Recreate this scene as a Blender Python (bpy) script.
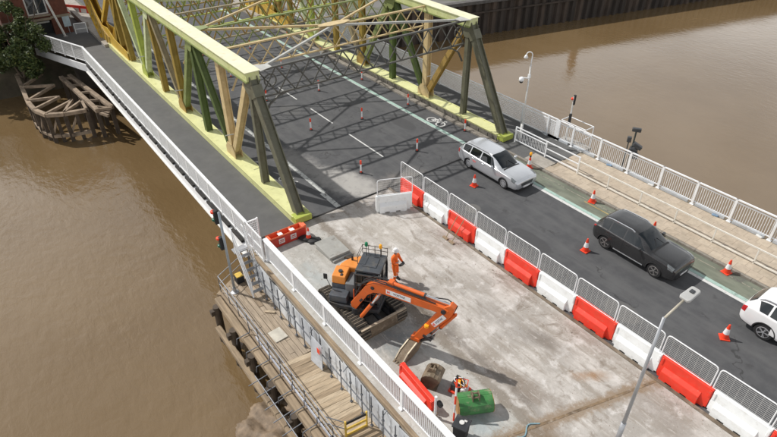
import bpy, bmesh, math, random
import numpy as np
from mathutils import Vector, Matrix
random.seed(7)
R = math.radians
scene = bpy.context.scene
for o in list(bpy.data.objects): bpy.data.objects.remove(o)
COL = scene.collection

# ------------------------------------------------------------------ camera
CAM = Vector((21.571, -16.930, 17.641))
PITCH, YAW = 0.61638, 2.50003
d_ = Vector((math.cos(PITCH)*math.cos(YAW), math.cos(PITCH)*math.sin(YAW), -math.sin(PITCH)))
cam = bpy.data.cameras.new('camera'); cam.sensor_width = 36; cam.lens = 36*576.02/777
cam.clip_start = 0.3; cam.clip_end = 3000
camo = bpy.data.objects.new('camera', cam); COL.objects.link(camo)
camo.location = CAM; camo.rotation_euler = d_.to_track_quat('-Z', 'Y').to_euler()
scene.camera = camo

# ------------------------------------------------------------------ light
SUN_TO = Vector((-0.755, -0.44, 1.0)).normalized()
world = bpy.data.worlds.new('World'); scene.world = world; world.use_nodes = True
wn, wl = world.node_tree.nodes, world.node_tree.links
wn.clear()
wo = wn.new('ShaderNodeOutputWorld'); bg = wn.new('ShaderNodeBackground'); sky = wn.new('ShaderNodeTexSky')
sky.sky_type = 'NISHITA'; sky.sun_disc = False
sky.sun_elevation = math.asin(SUN_TO.z); sky.sun_rotation = math.atan2(SUN_TO.x, SUN_TO.y)
sky.air_density = 1.0; sky.dust_density = 2.0; sky.ozone_density = 1.0
# broken bright cloud over the whole sky
tc = wn.new('ShaderNodeTexCoord'); mp = wn.new('ShaderNodeMapping'); mp.inputs['Scale'].default_value = (1, 1, 2.2)
cn = wn.new('ShaderNodeTexNoise'); cn.inputs['Scale'].default_value = 2.3; cn.inputs['Detail'].default_value = 6; cn.inputs['Roughness'].default_value = .55
cr = wn.new('ShaderNodeValToRGB'); cr.color_ramp.elements[0].position = .40; cr.color_ramp.elements[1].position = .62
cr.color_ramp.elements[0].color = (.45, .45, .45, 1); cr.color_ramp.elements[1].color = (.95, .95, .95, 1)
cm = wn.new('ShaderNodeMixRGB')
# cloud is brighter low down in the haze than overhead
sx = wn.new('ShaderNodeSeparateXYZ'); wl.new(tc.outputs['Generated'], sx.inputs[0])
hz = wn.new('ShaderNodeValToRGB'); hz.color_ramp.elements[0].position = 0.; hz.color_ramp.elements[0].color = (1, 1, .99, 1)
hz.color_ramp.elements[1].position = .9; hz.color_ramp.elements[1].color = (.14, .145, .152, 1); e_ = hz.color_ramp.elements.new(.52); e_.color = (.56, .565, .57, 1)
wl.new(sx.outputs['Z'], hz.inputs['Fac'])
sc_ = wn.new('ShaderNodeVectorMath'); sc_.operation = 'SCALE'; sc_.inputs['Scale'].default_value = 33.; wl.new(hz.outputs['Color'], sc_.inputs[0]); wl.new(sc_.outputs[0], cm.inputs['Color2'])
wl.new(tc.outputs['Generated'], mp.inputs['Vector']); wl.new(mp.outputs['Vector'], cn.inputs['Vector'])
wl.new(cn.outputs['Fac'], cr.inputs['Fac']); wl.new(cr.outputs['Color'], cm.inputs['Fac'])
wl.new(sky.outputs['Color'], cm.inputs['Color1']); wl.new(cm.outputs['Color'], bg.inputs['Color'])
bg.inputs['Strength'].default_value = 0.057
wl.new(bg.outputs['Background'], wo.inputs['Surface'])
sl = bpy.data.lights.new('sun', 'SUN'); sl.energy = 3.75; sl.angle = R(0.9); sl.color = (1.0, .965, .915)
so = bpy.data.objects.new('sun', sl); COL.objects.link(so)
so.rotation_euler = (-SUN_TO).to_track_quat('-Z', 'Y').to_euler(); so.location = (-30, -30, 60)
vs = scene.view_settings
vs.view_transform = 'Standard'; vs.look = 'None'; vs.exposure = 0.0; vs.gamma = 1.0; vs.use_curve_mapping = False
scene.render.resolution_x, scene.render.resolution_y = 1024, 576

# ------------------------------------------------------------------ materials
def lin(r, g, b):
    f = lambda c: (c/255/12.92) if c/255 <= .04045 else ((c/255+.055)/1.055)**2.4
    return (f(r), f(g), f(b))
MATS = {}
def mat(name, col, rough=.6, metal=0., var=.12, scale=2.5, bump=0., bscale=25., dirt=None, coat=0., spec=.5, stretch=(1, 1, 1), trans=0., emis=None, alpha=1.):
    if name in MATS: return MATS[name]
    m = bpy.data.materials.new(name); m.use_nodes = True
    nt = m.node_tree; N, L = nt.nodes, nt.links; N.clear()
    out = N.new('ShaderNodeOutputMaterial'); b = N.new('ShaderNodeBsdfPrincipled'); L.new(b.outputs[0], out.inputs[0])
    b.inputs['Roughness'].default_value = rough; b.inputs['Metallic'].default_value = metal
    b.inputs['Specular IOR Level'].default_value = spec; b.inputs['Coat Weight'].default_value = coat; b.inputs['Coat Roughness'].default_value = .06
    b.inputs['Transmission Weight'].default_value = trans; b.inputs['Alpha'].default_value = alpha
    g = N.new('ShaderNodeNewGeometry'); mpn = N.new('ShaderNodeMapping'); mpn.inputs['Scale'].default_value = stretch
    L.new(g.outputs['Position'], mpn.inputs['Vector'])
    n1 = N.new('ShaderNodeTexNoise'); n1.inputs['Scale'].default_value = scale; n1.inputs['Detail'].default_value = 8; n1.inputs['Roughness'].default_value = .62
    L.new(mpn.outputs[0], n1.inputs['Vector'])
    r1 = N.new('ShaderNodeValToRGB'); r1.color_ramp.elements[0].position = .3; r1.color_ramp.elements[1].position = .7
    r1.color_ramp.elements[0].color = (*[c*(1-var) for c in col], 1); r1.color_ramp.elements[1].color = (*[min(1, c*(1+var)) for c in col], 1)
    L.new(n1.outputs['Fac'], r1.inputs['Fac']); cur = r1.outputs['Color']
    for k, (dc, lo, hi, ds, amt) in enumerate(dirt or []):
        n2 = N.new('ShaderNodeTexNoise'); n2.inputs['Scale'].default_value = ds; n2.inputs['Detail'].default_value = 7; n2.inputs['Roughness'].default_value = .65
        off = N.new('ShaderNodeVectorMath'); off.operation = 'ADD'; off.inputs[1].default_value = (17.3*k+3.1, 5.7*k, 9.1)
        L.new(mpn.outputs[0], off.inputs[0]); L.new(off.outputs[0], n2.inputs['Vector'])
        r2 = N.new('ShaderNodeMapRange'); r2.inputs['From Min'].default_value = lo; r2.inputs['From Max'].default_value = hi; r2.inputs['To Max'].default_value = amt
        L.new(n2.outputs['Fac'], r2.inputs['Value'])
        mx = N.new('ShaderNodeMixRGB'); mx.inputs['Color2'].default_value = (*dc, 1)
        L.new(r2.outputs[0], mx.inputs['Fac']); L.new(cur, mx.inputs['Color1']); cur = mx.outputs['Color']
    L.new(cur, b.inputs['Base Color'])
    if bump:
        n3 = N.new('ShaderNodeTexNoise'); n3.inputs['Scale'].default_value = bscale; n3.inputs['Detail'].default_value = 5
        L.new(mpn.outputs[0], n3.inputs['Vector'])
        bp = N.new('ShaderNodeBump'); bp.inputs['Strength'].default_value = bump; bp.inputs['Distance'].default_value = .02
        L.new(n3.outputs['Fac'], bp.inputs['Height']); L.new(bp.outputs[0], b.inputs['Normal'])
    if emis:
        b.inputs['Emission Color'].default_value = (*emis[0], 1); b.inputs['Emission Strength'].default_value = emis[1]
    MATS[name] = m
    return m
RUST = lin(140, 95, 55); GRIME = lin(70, 62, 52)
white = mat('white_paint', (.80, .81, .82), .45, var=.06, dirt=[((.42, .40, .36), .55, .75, 1.7, .5)])
white_old = mat('aged_white_paint', (.66, .655, .63), .5, var=.08, dirt=[((.34, .28, .22), .55, .75, 2.3, .6)])
galv = mat('galvanised_steel', (.42, .43, .45), .45, .6, var=.15)
scaf = mat('scaffold_tube', (.16, .17, .19), .5, .4, var=.3, scale=5)
black = mat('black_rubber', (.018, .018, .019), .7, var=.3)
darkgrey = mat('dark_grey_metal', (.045, .048, .052), .5, var=.3, dirt=[((.2, .17, .13), .55, .75, 3, .5)])
red_pl = mat('red_plastic', (.78, .045, .022), .42, var=.1, dirt=[((.55, .12, .07), .5, .75, 2.5, .5), ((.30, .20, .15), .60, .74, 4.5, .6)])
white_pl = mat('white_plastic', (.82, .84, .84), .42, var=.05, dirt=[((.55, .53, .48), .52, .74, 2.2, .6), ((.34, .30, .25), .62, .75, 4.5, .6)])
orange_pl = mat('orange_plastic', (.80, .17, .07), .5, var=.1, dirt=[((.5, .16, .1), .5, .75, 3, .4)])
darkred_pl = mat('deep_red_plastic', (.45, .035, .02), .5, var=.15)
conered = mat('cone_red', (.80, .06, .02), .5, var=.1)
conewhite = mat('cone_white', (.78, .78, .78), .4, var=.05)
amber = mat('amber_lens', (.95, .42, .02), .25, var=.05)
timber = mat('weathered_timber', (.31, .235, .155), .85, var=.35, scale=2.2, bump=.5, bscale=14, stretch=(.35, 3, 3), dirt=[((.12, .085, .055), .5, .72, 1.2, .7)])
plank_m = [mat('plank_%d' % i, c, .85, var=.28, scale=3, bump=.4, bscale=16, stretch=st, dirt=[((.13, .095, .06), .52, .78, 1.4, .55)])
           for i, (c, st) in enumerate([((.36, .29, .215), (.5, 4, 4)), ((.27, .205, .14), (.5, 4, 4)), ((.42, .33, .225), (4, .5, 4)), ((.33, .25, .165), (4, .5, 4)), ((.46, .37, .26), (4, .5, 4))])]
wet_timber = mat('wet_dark_timber', (.075, .055, .038), .7, var=.4, scale=2)
pale_timber = mat('pale_dolphin_timber', (.30, .23, .165), .9, var=.3, scale=2, bump=.4, bscale=10, dirt=[((.09, .065, .045), .5, .7, 1.5, .8)])
asphalt_w = mat('walkway_asphalt', (.110, .110, .109), .85, var=.12, scale=1.2, bump=.25, bscale=70, dirt=[((.15, .147, .14), .5, .75, .6, .6)])
conc = mat('plain_concrete', (.36, .33, .29), .85, var=.18, bump=.3, dirt=[((.17, .14, .11), .5, .75, 1.1, .6)])
kerb_m = mat('kerb_stone', (.26, .235, .20), .85, var=.25, scale=3, bump=.3, dirt=[((.12, .1, .08), .5, .7, 2.2, .6)])
paver_m = [mat('paver_%d' % i, c, .88, var=.16, scale=4, bump=.25, bscale=30, dirt=[((.27, .225, .17), .5, .78, .8, .6)]) for i, c in enumerate([(.455, .38, .295), (.475, .40, .31), (.44, .365, .28), (.465, .39, .305)])]
chrome = mat('chrome_rod', (.75, .76, .78), .15, .9, var=.03)
glass_car = mat('car_glass', (.006, .009, .011), .03, var=.1, spec=.65, coat=.3)
glass_win = mat('window_glass', (.02, .026, .03), .05, var=.2, spec=.8)
# truss paint of several seasons
def tp(name, c, dirt=.5, rough=.5): return mat('truss_'+name, c, rough, var=.16, scale=2, bump=.15, bscale=12, dirt=[((c[0]*.55, c[1]*.45, c[2]*.4), .5, .74, 1.6, dirt), (tuple(min(1, q*1.35+.03) for q in c), .55, .7, 3.1, .5), ((.16, .085, .04), .64, .76, 5.5, .6)])
T_pale = mat('truss_pale_lime', (.74, .73, .52), .5, var=.08, scale=1.5, dirt=[((.66, .55, .36), .52, .68, 2.8, .75), ((.68, .70, .42), .5, .7, 1.1, .6), ((.40, .30, .16), .66, .76, 6, .7)])
T_pale_side = mat('truss_lime_bottom', (.66, .66, .32), .5, var=.1, scale=1.5, dirt=[((.33, .33, .08), .55, .8, 2.1, .7)])
T_olive = tp('olive_grey', (.125, .122, .080))
T_tan = tp('tan', (.56, .43, .22), .35)
T_ochre = tp('ochre', (.36, .235, .065))
T_dkgreen = tp('dark_green', (.075, .112, .024))
T_midgreen = tp('mid_green', (.22, .26, .09))
T_limepale = mat('truss_lime_pale', (.56, .60, .27), .5, var=.1, scale=1.5, dirt=[((.36, .34, .12), .52, .72, 2.1, .7), ((.70, .69, .45), .5, .7, 1.3, .6), ((.25, .16, .07), .64, .76, 5, .6)])
T_gold = tp('gold_brown', (.30, .205, .035))
T_greytan = tp('grey_tan', (.29, .24, .135))
T_lime = tp('lime', (.40, .46, .085))
T_limewhite = tp('lime_white', (.55, .60, .36))
T_yellow = mat('truss_yellow', (.58, .37, .045), .5, var=.14, scale=1.4, dirt=[((.34, .18, .03), .5, .75, 1.2, .6), ((.62, .50, .27), .52, .7, 2.2, .5)])
T_greypale = tp('pale_grey', (.45, .45, .42), .3)
T_steel = tp('dark_steel', (.085, .083, .072))

# ------------------------------------------------------------------ mesh helpers
def basis(dv, up):
    x = Vector(dv).normalized(); u = Vector(up)
    if abs(x.dot(u)) > .98: u = Vector((1, 0, 0)) if abs(x.x) < .9 else Vector((0, 1, 0))
    y = u.cross(x).normalized(); z = x.cross(y)
    return x, y, z
class MB:
    def __init__(s): s.v = []; s.f = []; s.mi = []
    def add(s, vs, fs, mi=0):
        n = len(s.v); s.v += [tuple(v) for v in vs]; s.f += [tuple(i+n for i in f) for f in fs]; s.mi += [mi]*len(fs); return s
    def box(s, c, size, rz=0, mi=0, rot=None):
        M = rot or Matrix.Rotation(rz, 3, 'Z'); c = Vector(c)
        vs = [c+M@Vector((sx*size[0]/2, sy*size[1]/2, sz*size[2]/2)) for sx in (-1, 1) for sy in (-1, 1) for sz in (-1, 1)]
        return s.add(vs, [(0, 1, 3, 2), (4, 6, 7, 5), (0, 4, 5, 1), (2, 3, 7, 6), (0, 2, 6, 4), (1, 5, 7, 3)], mi)
    def span(s, a, b, mi=0):
        return s.box([(a[i]+b[i])/2 for i in range(3)], [abs(b[i]-a[i]) for i in range(3)], mi=mi)
    def bar(s, p0, p1, w, h, up=(0, 0, 1), mi=0):
        p0, p1 = Vector(p0), Vector(p1); x, y, z = basis(p1-p0, up)
        vs = [p+y*sy*w/2+z*sz*h/2 for p in (p0, p1) for sy in (-1, 1) for sz in (-1, 1)]
        return s.add(vs, [(0, 1, 3, 2), (4, 6, 7, 5), (0, 4, 5, 1), (2, 3, 7, 6), (0, 2, 6, 4), (1, 5, 7, 3)], mi)
    def hbeam(s, p0, p1, w, h, t=.03, up=(0, 0, 1)):   # two flanges across y, web between; h along z
        p0, p1 = Vector(p0), Vector(p1); x, y, z = basis(p1-p0, up)
        for q in (-1, 1): s.bar(p0+y*q*(w/2-t/2), p1+y*q*(w/2-t/2), t, h, up)
        return s.bar(p0, p1, w-2*t-.002, h*.5, up)
    def tube(s, p0, p1, r, n=8, r1=None, caps=True, mi=0):
        p0, p1 = Vector(p0), Vector(p1); x, y, z = basis(p1-p0, (0, 0, 1)); r1 = r if r1 is None else r1
        vs = [p+(y*math.cos(2*math.pi*k/n)+z*math.sin(2*math.pi*k/n))*rr for p, rr in ((p0, r), (p1, r1)) for k in range(n)]
        fs = [(k, (k+1) % n, n+(k+1) % n, n+k) for k in range(n)]
        if caps: fs += [tuple(range(n-1, -1, -1)), tuple(range(n, 2*n))]
        return s.add(vs, fs, mi)
    def path(s, pts, r, n=6):
        for a, b in zip(pts[:-1], pts[1:]): s.tube(a, b, r, n)
        return s
    def lathe(s, prof, n=16, c=(0, 0, 0), axis='Z', mi=0):
        c = Vector(c); vs = []
        for (r, h) in prof:
            for k in range(n):
                a = 2*math.pi*k/n; p = (r*math.cos(a), r*math.sin(a), h)
                if axis == 'Y': p = (p[0], p[2], p[1])
                if axis == 'X': p = (p[2], p[0], p[1])
                vs.append(c+Vector(p))
        fs = []
        for j in range(len(prof)-1):
            for k in range(n): fs.append((j*n+k, j*n+(k+1) % n, (j+1)*n+(k+1) % n, (j+1)*n+k))
        fs.append(tuple(range(n-1, -1, -1))); m = (len(prof)-1)*n; fs.append(tuple(range(m, m+n)))
        return s.add(vs, fs, mi)
    def prism(s, poly, o, ax, ay, depth_vec, mi=0):   # polygon in plane (ax, ay) through o, extruded by depth_vec
        o, ax, ay, dv = Vector(o), Vector(ax), Vector(ay), Vector(depth_vec); n = len(poly)
        a = [o+ax*p[0]+ay*p[1] for p in poly]; vs = a+[p+dv for p in a]
        return s.add(vs, [tuple(range(n-1, -1, -1)), tuple(range(n, 2*n))]+[(k, (k+1) % n, n+(k+1) % n, n+k) for k in range(n)], mi)
    def mesh(s, name, mats, smooth=False):
        me = bpy.data.meshes.new(name); me.from_pydata(s.v, [], s.f); me.update()
        bm = bmesh.new(); bm.from_mesh(me); bmesh.ops.recalc_face_normals(bm, faces=bm.faces); bm.to_mesh(me); bm.free()
        for m in (mats if isinstance(mats, (list, tuple)) else [mats]): me.materials.append(m)
        me.polygons.foreach_set('material_index', s.mi)
        if smooth: me.polygons.foreach_set('use_smooth', [True]*len(me.polygons))
        return me
WLOC = {}
def W(o): return WLOC.get(o.name, Vector((0, 0, 0)))
def link(name, data, parent=None, at=(0, 0, 0), rz=0.):
    """link an object whose mesh origin stands at world point `at` (parents are never rotated unless local=True is used by builders)"""
    o = bpy.data.objects.new(name, data); COL.objects.link(o); at = Vector(at)
    if parent is not None: o.parent = parent; o.location = at-W(parent)
    else: o.location = at
    o.rotation_euler = (0, 0, rz); WLOC[o.name] = at
    return o
def part(mb, name, m, parent, at=(0, 0, 0), smooth=False, bevel=0., rz=0., stuff=False):
    me = mb.mesh(name, m, smooth) if isinstance(mb, MB) else mb
    o = link(name, me, parent, at, rz)
    if bevel: bv(o, bevel)
    if stuff: o['kind'] = 'stuff'
    return o
def bv(o, w, seg=2):
    b = o.modifiers.new('bevel', 'BEVEL'); b.width = w; b.segments = seg; b.limit_method = 'ANGLE'; b.angle_limit = R(35)
    for p in o.data.polygons: p.use_smooth = True
    try:
        wn_ = o.modifiers.new('wn', 'WEIGHTED_NORMAL'); wn_.keep_sharp = False
    except Exception: pass
def tag(o, label, cat, group=None):
    o['label'] = label; o['category'] = cat
    if group: o['group'] = group
    return o
def thing(name, label, cat, at, group=None):
    return tag(link(name, None, None, at), label, cat, group)
def struct(o): o['kind'] = 'structure'; return o
def lpart(mb, name, m, parent, loc=(0, 0, 0), smooth=False, bevel=0., rz=0.):   # part in the parent's local frame
    me = mb.mesh(name, m, smooth) if isinstance(mb, MB) else mb
    o = bpy.data.objects.new(name, me); COL.objects.link(o); o.parent = parent; o.location = loc; o.rotation_euler = (0, 0, rz)
    if bevel: bv(o, bevel)
    return o
def copy_tree(o, parent=None, at=None, rz=None):
    c = o.copy(); COL.objects.link(c)
    if parent is not None: c.parent = parent
    if at is not None: c.location = at; WLOC[c.name] = Vector(at)
    if rz is not None: c.rotation_euler = (0, 0, rz)
    for ch in o.children: copy_tree(ch, c)
    return c
def text_mesh(txt, size, m):
    cu = bpy.data.curves.new('t', 'FONT'); cu.body = txt; cu.size = size; cu.align_x = 'CENTER'; cu.align_y = 'CENTER'; cu.offset = size*.018
    o = bpy.data.objects.new('t', cu); COL.objects.link(o)
    me = bpy.data.meshes.new_from_object(o.evaluated_get(bpy.context.evaluated_depsgraph_get()))
    bpy.data.objects.remove(o); me.materials.clear(); me.materials.append(m); return me

ORD = ['first', 'second', 'third', 'fourth', 'fifth', 'sixth', 'seventh', 'eighth', 'ninth', 'tenth', 'eleventh', 'twelfth', 'thirteenth', 'fourteenth', 'fifteenth', 'sixteenth']
WATER = -4.6
# ================================================================== SETTING
def node_mat(name, build):
    m = bpy.data.materials.new(name); m.use_nodes = True; nt = m.node_tree; nt.nodes.clear()
    out = nt.nodes.new('ShaderNodeOutputMaterial'); b = nt.nodes.new('ShaderNodeBsdfPrincipled'); nt.links.new(b.outputs[0], out.inputs[0])
    build(nt, b); return m
class NB:   # tiny node builder
    def __init__(s, nt):
        s.nt = nt; s.N = nt.nodes; s.L = nt.links
        g = s.N.new('ShaderNodeNewGeometry'); s.pos = g.outputs['Position']
        sp = s.N.new('ShaderNodeSeparateXYZ'); s.L.new(s.pos, sp.inputs[0]); s.x, s.y, s.z = sp.outputs
    def noise(s, scale, detail=7, rough=.62, stretch=(1, 1, 1), off=(0, 0, 0), dist=0):
        m = s.N.new('ShaderNodeMapping'); m.inputs['Scale'].default_value = stretch; m.inputs['Location'].default_value = off
        s.L.new(s.pos, m.inputs[0]); n = s.N.new('ShaderNodeTexNoise'); n.inputs['Scale'].default_value = scale
        n.inputs['Detail'].default_value = detail; n.inputs['Roughness'].default_value = rough; n.inputs['Distortion'].default_value = dist
        s.L.new(m.outputs[0], n.inputs['Vector']); return n.outputs['Fac']
    def rng(s, v, a, b, lo=0., hi=1.):
        r = s.N.new('ShaderNodeMapRange'); r.interpolation_type = 'SMOOTHSTEP'
        for k, q in (('From Min', a), ('From Max', b), ('To Min', lo), ('To Max', hi)): r.inputs[k].default_value = q
        s.L.new(v, r.inputs['Value']); return r.outputs[0]
    def math(s, op, a, b):
        m = s.N.new('ShaderNodeMath'); m.operation = op
        for i, q in enumerate((a, b)):
            if isinstance(q, (int, float)): m.inputs[i].default_value = q
            else: s.L.new(q, m.inputs[i])
        return m.outputs[0]
    def mix(s, f, a, b):
        m = s.N.new('ShaderNodeMixRGB')
        if isinstance(f, (int, float)): m.inputs[0].default_value = f
        else: s.L.new(f, m.inputs[0])
        for i, q in ((1, a), (2, b)):
            if isinstance(q, tuple): m.inputs[i].default_value = (*q, 1)
            else: s.L.new(q, m.inputs[i])
        return m.outputs[0]
    def blob(s, cx, cy, rx, ry, ang=0., wob=.9, off=(0, 0, 0), soft=.5):
        m = s.N.new('ShaderNodeMapping'); m.vector_type = 'TEXTURE'
        m.inputs['Location'].default_value = (cx, cy, 0); m.inputs['Rotation'].default_value = (0, 0, ang); m.inputs['Scale'].default_value = (rx, ry, 50)
        s.L.new(s.pos, m.inputs[0]); ln = s.N.new('ShaderNodeVectorMath'); ln.operation = 'LENGTH'; s.L.new(m.outputs[0], ln.inputs[0])
        n = s.noise(1.1, 6, .65, off=off); v = s.math('ADD', ln.outputs['Value'], s.math('MULTIPLY', s.math('SUBTRACT', n, .5), wob*2))
        return s.rng(v, 1-soft, 1+soft*.4, 1., 0.)
    def bump(s, b, h, strength, dist=.02):
        n = s.N.new('ShaderNodeBump'); n.inputs['Strength'].default_value = strength; n.inputs['Distance'].default_value = dist
        s.L.new(h, n.inputs['Height']); s.L.new(n.outputs[0], b.inputs['Normal'])

def f_asphalt(nt, b):
    k = NB(nt)
    c = k.mix(k.rng(k.noise(1.3, 8), .35, .65), (.066, .067, .071), (.088, .089, .092))
    c = k.mix(k.rng(k.noise(.55, 6, stretch=(.25, 2.2, 1), off=(3, 1, 0)), .45, .7, 0, .7), c, (.110, .110, .111))    # worn wheel lanes
    c = k.mix(k.rng(k.noise(60, 2), .55, .75, 0, .5), c, (.13, .125, .12))                                        # aggregate speckle
    for (cx, cy, rx, ry, an, of, am, co) in [(-2.4, -1.7, 2.6, 1.3, .2, (1, 2, 0), .95, (.40, .385, .36)), (-5.6, -2.7, 3.6, .9, .1, (7, 2, 0), .75, (.30, .29, .275)),
                                             (-1.2, .8, .9, 1.8, 0, (3, 9, 0), .55, (.22, .20, .18)), (6, 1.2, 4, .7, 0, (4, 4, 0), .3, (.14, .13, .125)), (-11, 4.8, 3, .7, 0, (9, 1, 0), .3, (.10, .1, .1))]:
        c = k.mix(k.math('MULTIPLY', k.blob(cx, cy, rx, ry, an, .9, of, .7), am), c, co)
    c = k.mix(k.rng(k.noise(.9, 4, off=(8, 8, 0)), .62, .72, 0, .45), c, (.035, .034, .034))                      # oil and patches
    # hairline cracks and tar-sealed patches
    vo = nt.nodes.new('ShaderNodeTexVoronoi'); vo.feature = 'DISTANCE_TO_EDGE'; vo.inputs['Scale'].default_value = .33
    wv = nt.nodes.new('ShaderNodeVectorMath'); wv.operation = 'ADD'; nz = nt.nodes.new('ShaderNodeTexNoise'); nz.inputs['Scale'].default_value = 1.2; nz.inputs['Detail'].default_value = 5
    sv = nt.nodes.new('ShaderNodeVectorMath'); sv.operation = 'SCALE'; sv.inputs['Scale'].default_value = 1.4
    nt.links.new(k.pos, nz.inputs['Vector']); nt.links.new(nz.outputs['Color'], sv.inputs[0]); nt.links.new(k.pos, wv.inputs[0]); nt.links.new(sv.outputs[0], wv.inputs[1]); nt.links.new(wv.outputs[0], vo.inputs['Vector'])
    crk = k.math('MULTIPLY', k.rng(vo.outputs['Distance'], .004, .014, 1, 0), k.rng(k.noise(.35, 3, off=(6, 6, 0)), .48, .6)); c = k.mix(k.math('MULTIPLY', crk, .7), c, (.028, .027, .027))
    for (cx, cy, rx, ry, co) in [(7.4, 2.6, 1.3, .5, (.058, .058, .060)), (13.2, 1.9, .9, .6, (.125, .122, .118)), (-7.0, 5.6, 1.4, .55, (.06, .06, .062)), (-13.5, .4, 1.1, .7, (.105, .104, .103)), (3.6, 2.2, .45, .45, (.15, .145, .135)), (-18, 4.6, 2.2, .5, (.056, .056, .058))]:
        c = k.mix(k.math('MULTIPLY', k.blob(cx, cy, rx, ry, 0., .12, (cx, cy, 0), .12), .75), c, co)
    nt.links.new(c, b.inputs['Base Color']); b.inputs['Roughness'].default_value = .82
    k.bump(b, k.noise(45, 3), .35, .01)
asphalt = node_mat('road_asphalt', f_asphalt)
def f_slab(nt, b):
    k = NB(nt)
    c = k.mix(k.rng(k.noise(.45, 8), .36, .64), (.355, .33, .30), (.55, .52, .485))
    c = k.mix(k.rng(k.noise(.9, 8, stretch=(.35, 2.2, 1), off=(2, 5, 0), dist=.6), .47, .64, 0, .85), c, (.30, .265, .225))   # drag marks along the slab
    c = k.mix(k.rng(k.noise(1.6, 8, off=(9, 3, 0)), .52, .66, 0, .8), c, (.62, .595, .57))
    c = k.mix(k.rng(k.noise(.8, 9, .74, off=(4, 14, 0), dist=1.), .53, .66, 0, .8), c, (.20, .165, .13))                      # mud
    left = k.rng(k.math('ADD', k.y, k.math('MULTIPLY', k.noise(1.2, 5), .9)), -5.2, -4.75, 1, 0)
    c = k.mix(k.math('MULTIPLY', left, .55), c, (.44, .44, .41))
    for (cx, cy, rx, ry, an, of, am, co) in [
        (8.8, -6.9, 1.2, 1.2, 0, (1, 1, 0), .85, (.19, .21, .215)), (8.2, -5.1, 2.1, .75, .05, (5, 1, 0), .95, (.12, .095, .072)), (12.3, -2.2, 1.3, .5, .3, (5, 8, 0), .8, (.19, .165, .14)), (3.5, -7.6, 1.3, .6, 0, (2, 7, 0), .5, (.36, .41, .42)),
        (13.2, -4.6, 2.4, .55, .25, (3, 3, 0), .75, (.20, .16, .125)), (6.8, -4.2, 1.6, .5, .2, (6, 2, 0), .55, (.27, .25, .23)), (13.6, -6.9, 1.2, .7, 0, (8, 1, 0), .55, (.33, .40, .43)),
        (14.6, -2.0, .8, .28, .9, (1, 6, 0), .8, (.30, .17, .08)), (10.6, -2.6, 2.2, .8, .1, (2, 2, 0), .5, (.28, .26, .24)), (17.2, -1.6, 2.0, .7, 0, (9, 4, 0), .6, (.26, .23, .20)),
        (10.3, -6.6, .9, .7, 0, (2, 8, 0), .6, (.50, .50, .47)), (2.4, -2.8, 2.4, 1.3, .2, (4, 2, 0), .35, (.50, .47, .42)), (15.6, -7.0, 1.6, .5, .2, (4, 1, 0), .8, (.22, .16, .11)),
        (12.0, -4.9, 3.6, .22, 0, (7, 7, 0), .6, (.16, .14, .12)), (4.0, -.7, 4.2, .28, 0, (8, 2, 0), .6, (.27, .24, .21)), (13.5, -.6, 5, .3, 0, (2, 5, 0), .55, (.24, .2, .165))]:
        c = k.mix(k.math('MULTIPLY', k.blob(cx, cy, rx, ry, an, 1.1, of, .8), am), c, co)
    # fine parallel scoring from the planer, a little askew to the road
    sc1 = k.rng(k.noise(1., 8, .7, stretch=(.9, 3.6, 1), off=(3, 1, 0), dist=.9), .52, .66, 0, .4); c = k.mix(sc1, c, (.33, .30, .265))
    sc2 = k.rng(k.noise(1., 8, .7, stretch=(.8, 4.2, 1), off=(13, 11, 0), dist=.8), .55, .66, 0, .45); c = k.mix(sc2, c, (.58, .555, .52))
    # muddy joints
    def band(px, py, qx_, qy_, w, am, co, of):
        L_ = math.hypot(qx_-px, qy_-py); nx_, ny_ = -(qy_-py)/L_, (qx_-px)/L_
        d0 = k.math('ADD', k.math('ADD', k.math('MULTIPLY', k.x, nx_), k.math('MULTIPLY', k.y, ny_)), -(px*nx_+py*ny_)); d0 = k.math('ABSOLUTE', d0, 0)
        d0 = k.math('ADD', d0, k.math('MULTIPLY', k.math('SUBTRACT', k.noise(2.2, 7, .7, off=of), .5), w*2.6))
        return k.math('MULTIPLY', k.rng(d0, w*.35, w*1.15, 1, 0), am), co
    m1, co = band(14.25, -7.6, 16.25, -.2, .36, .85, (.25, .18, .115), (3, 3, 0)); c = k.mix(k.math('MULTIPLY', m1, k.rng(k.y, -8.4, -8.2)), c, co)
    m1, co = band(5.0, -5.25, 14.6, -5.55, .30, .8, (.21, .18, .145), (6, 1, 0)); c = k.mix(m1, c, co)
    m1, co = band(14.9, -7.4, 15.4, -5.4, .55, .8, (.19, .135, .085), (1, 7, 0)); c = k.mix(k.math('MULTIPLY', m1, k.rng(k.y, -5.4, -4.6, 1, 0)), c, co)
    c = k.mix(k.rng(k.noise(22, 4, .7), .58, .75, 0, .6), c, (.26, .235, .21))
    c = k.mix(k.rng(k.noise(14, 4, .7, off=(5, 5, 0)), .6, .74, 0, .5), c, (.66, .63, .59))
    c = k.mix(k.rng(k.noise(4.2, 9, .75, off=(1, 9, 0), dist=.4), .52, .66, 0, .5), c, (.29, .255, .22))
    c = k.mix(k.rng(k.noise(5.5, 8, .7, off=(21, 2, 0)), .57, .68, 0, .45), c, (.64, .60, .56))
    nt.links.new(c, b.inputs['Base Color']); b.inputs['Roughness'].default_value = .88
    k.bump(b, k.math('ADD', k.noise(9, 6), k.math('MULTIPLY', k.noise(1.5, 5), 2.)), .45, .03)
slab_m = node_mat('stripped_concrete', f_slab)
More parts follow.
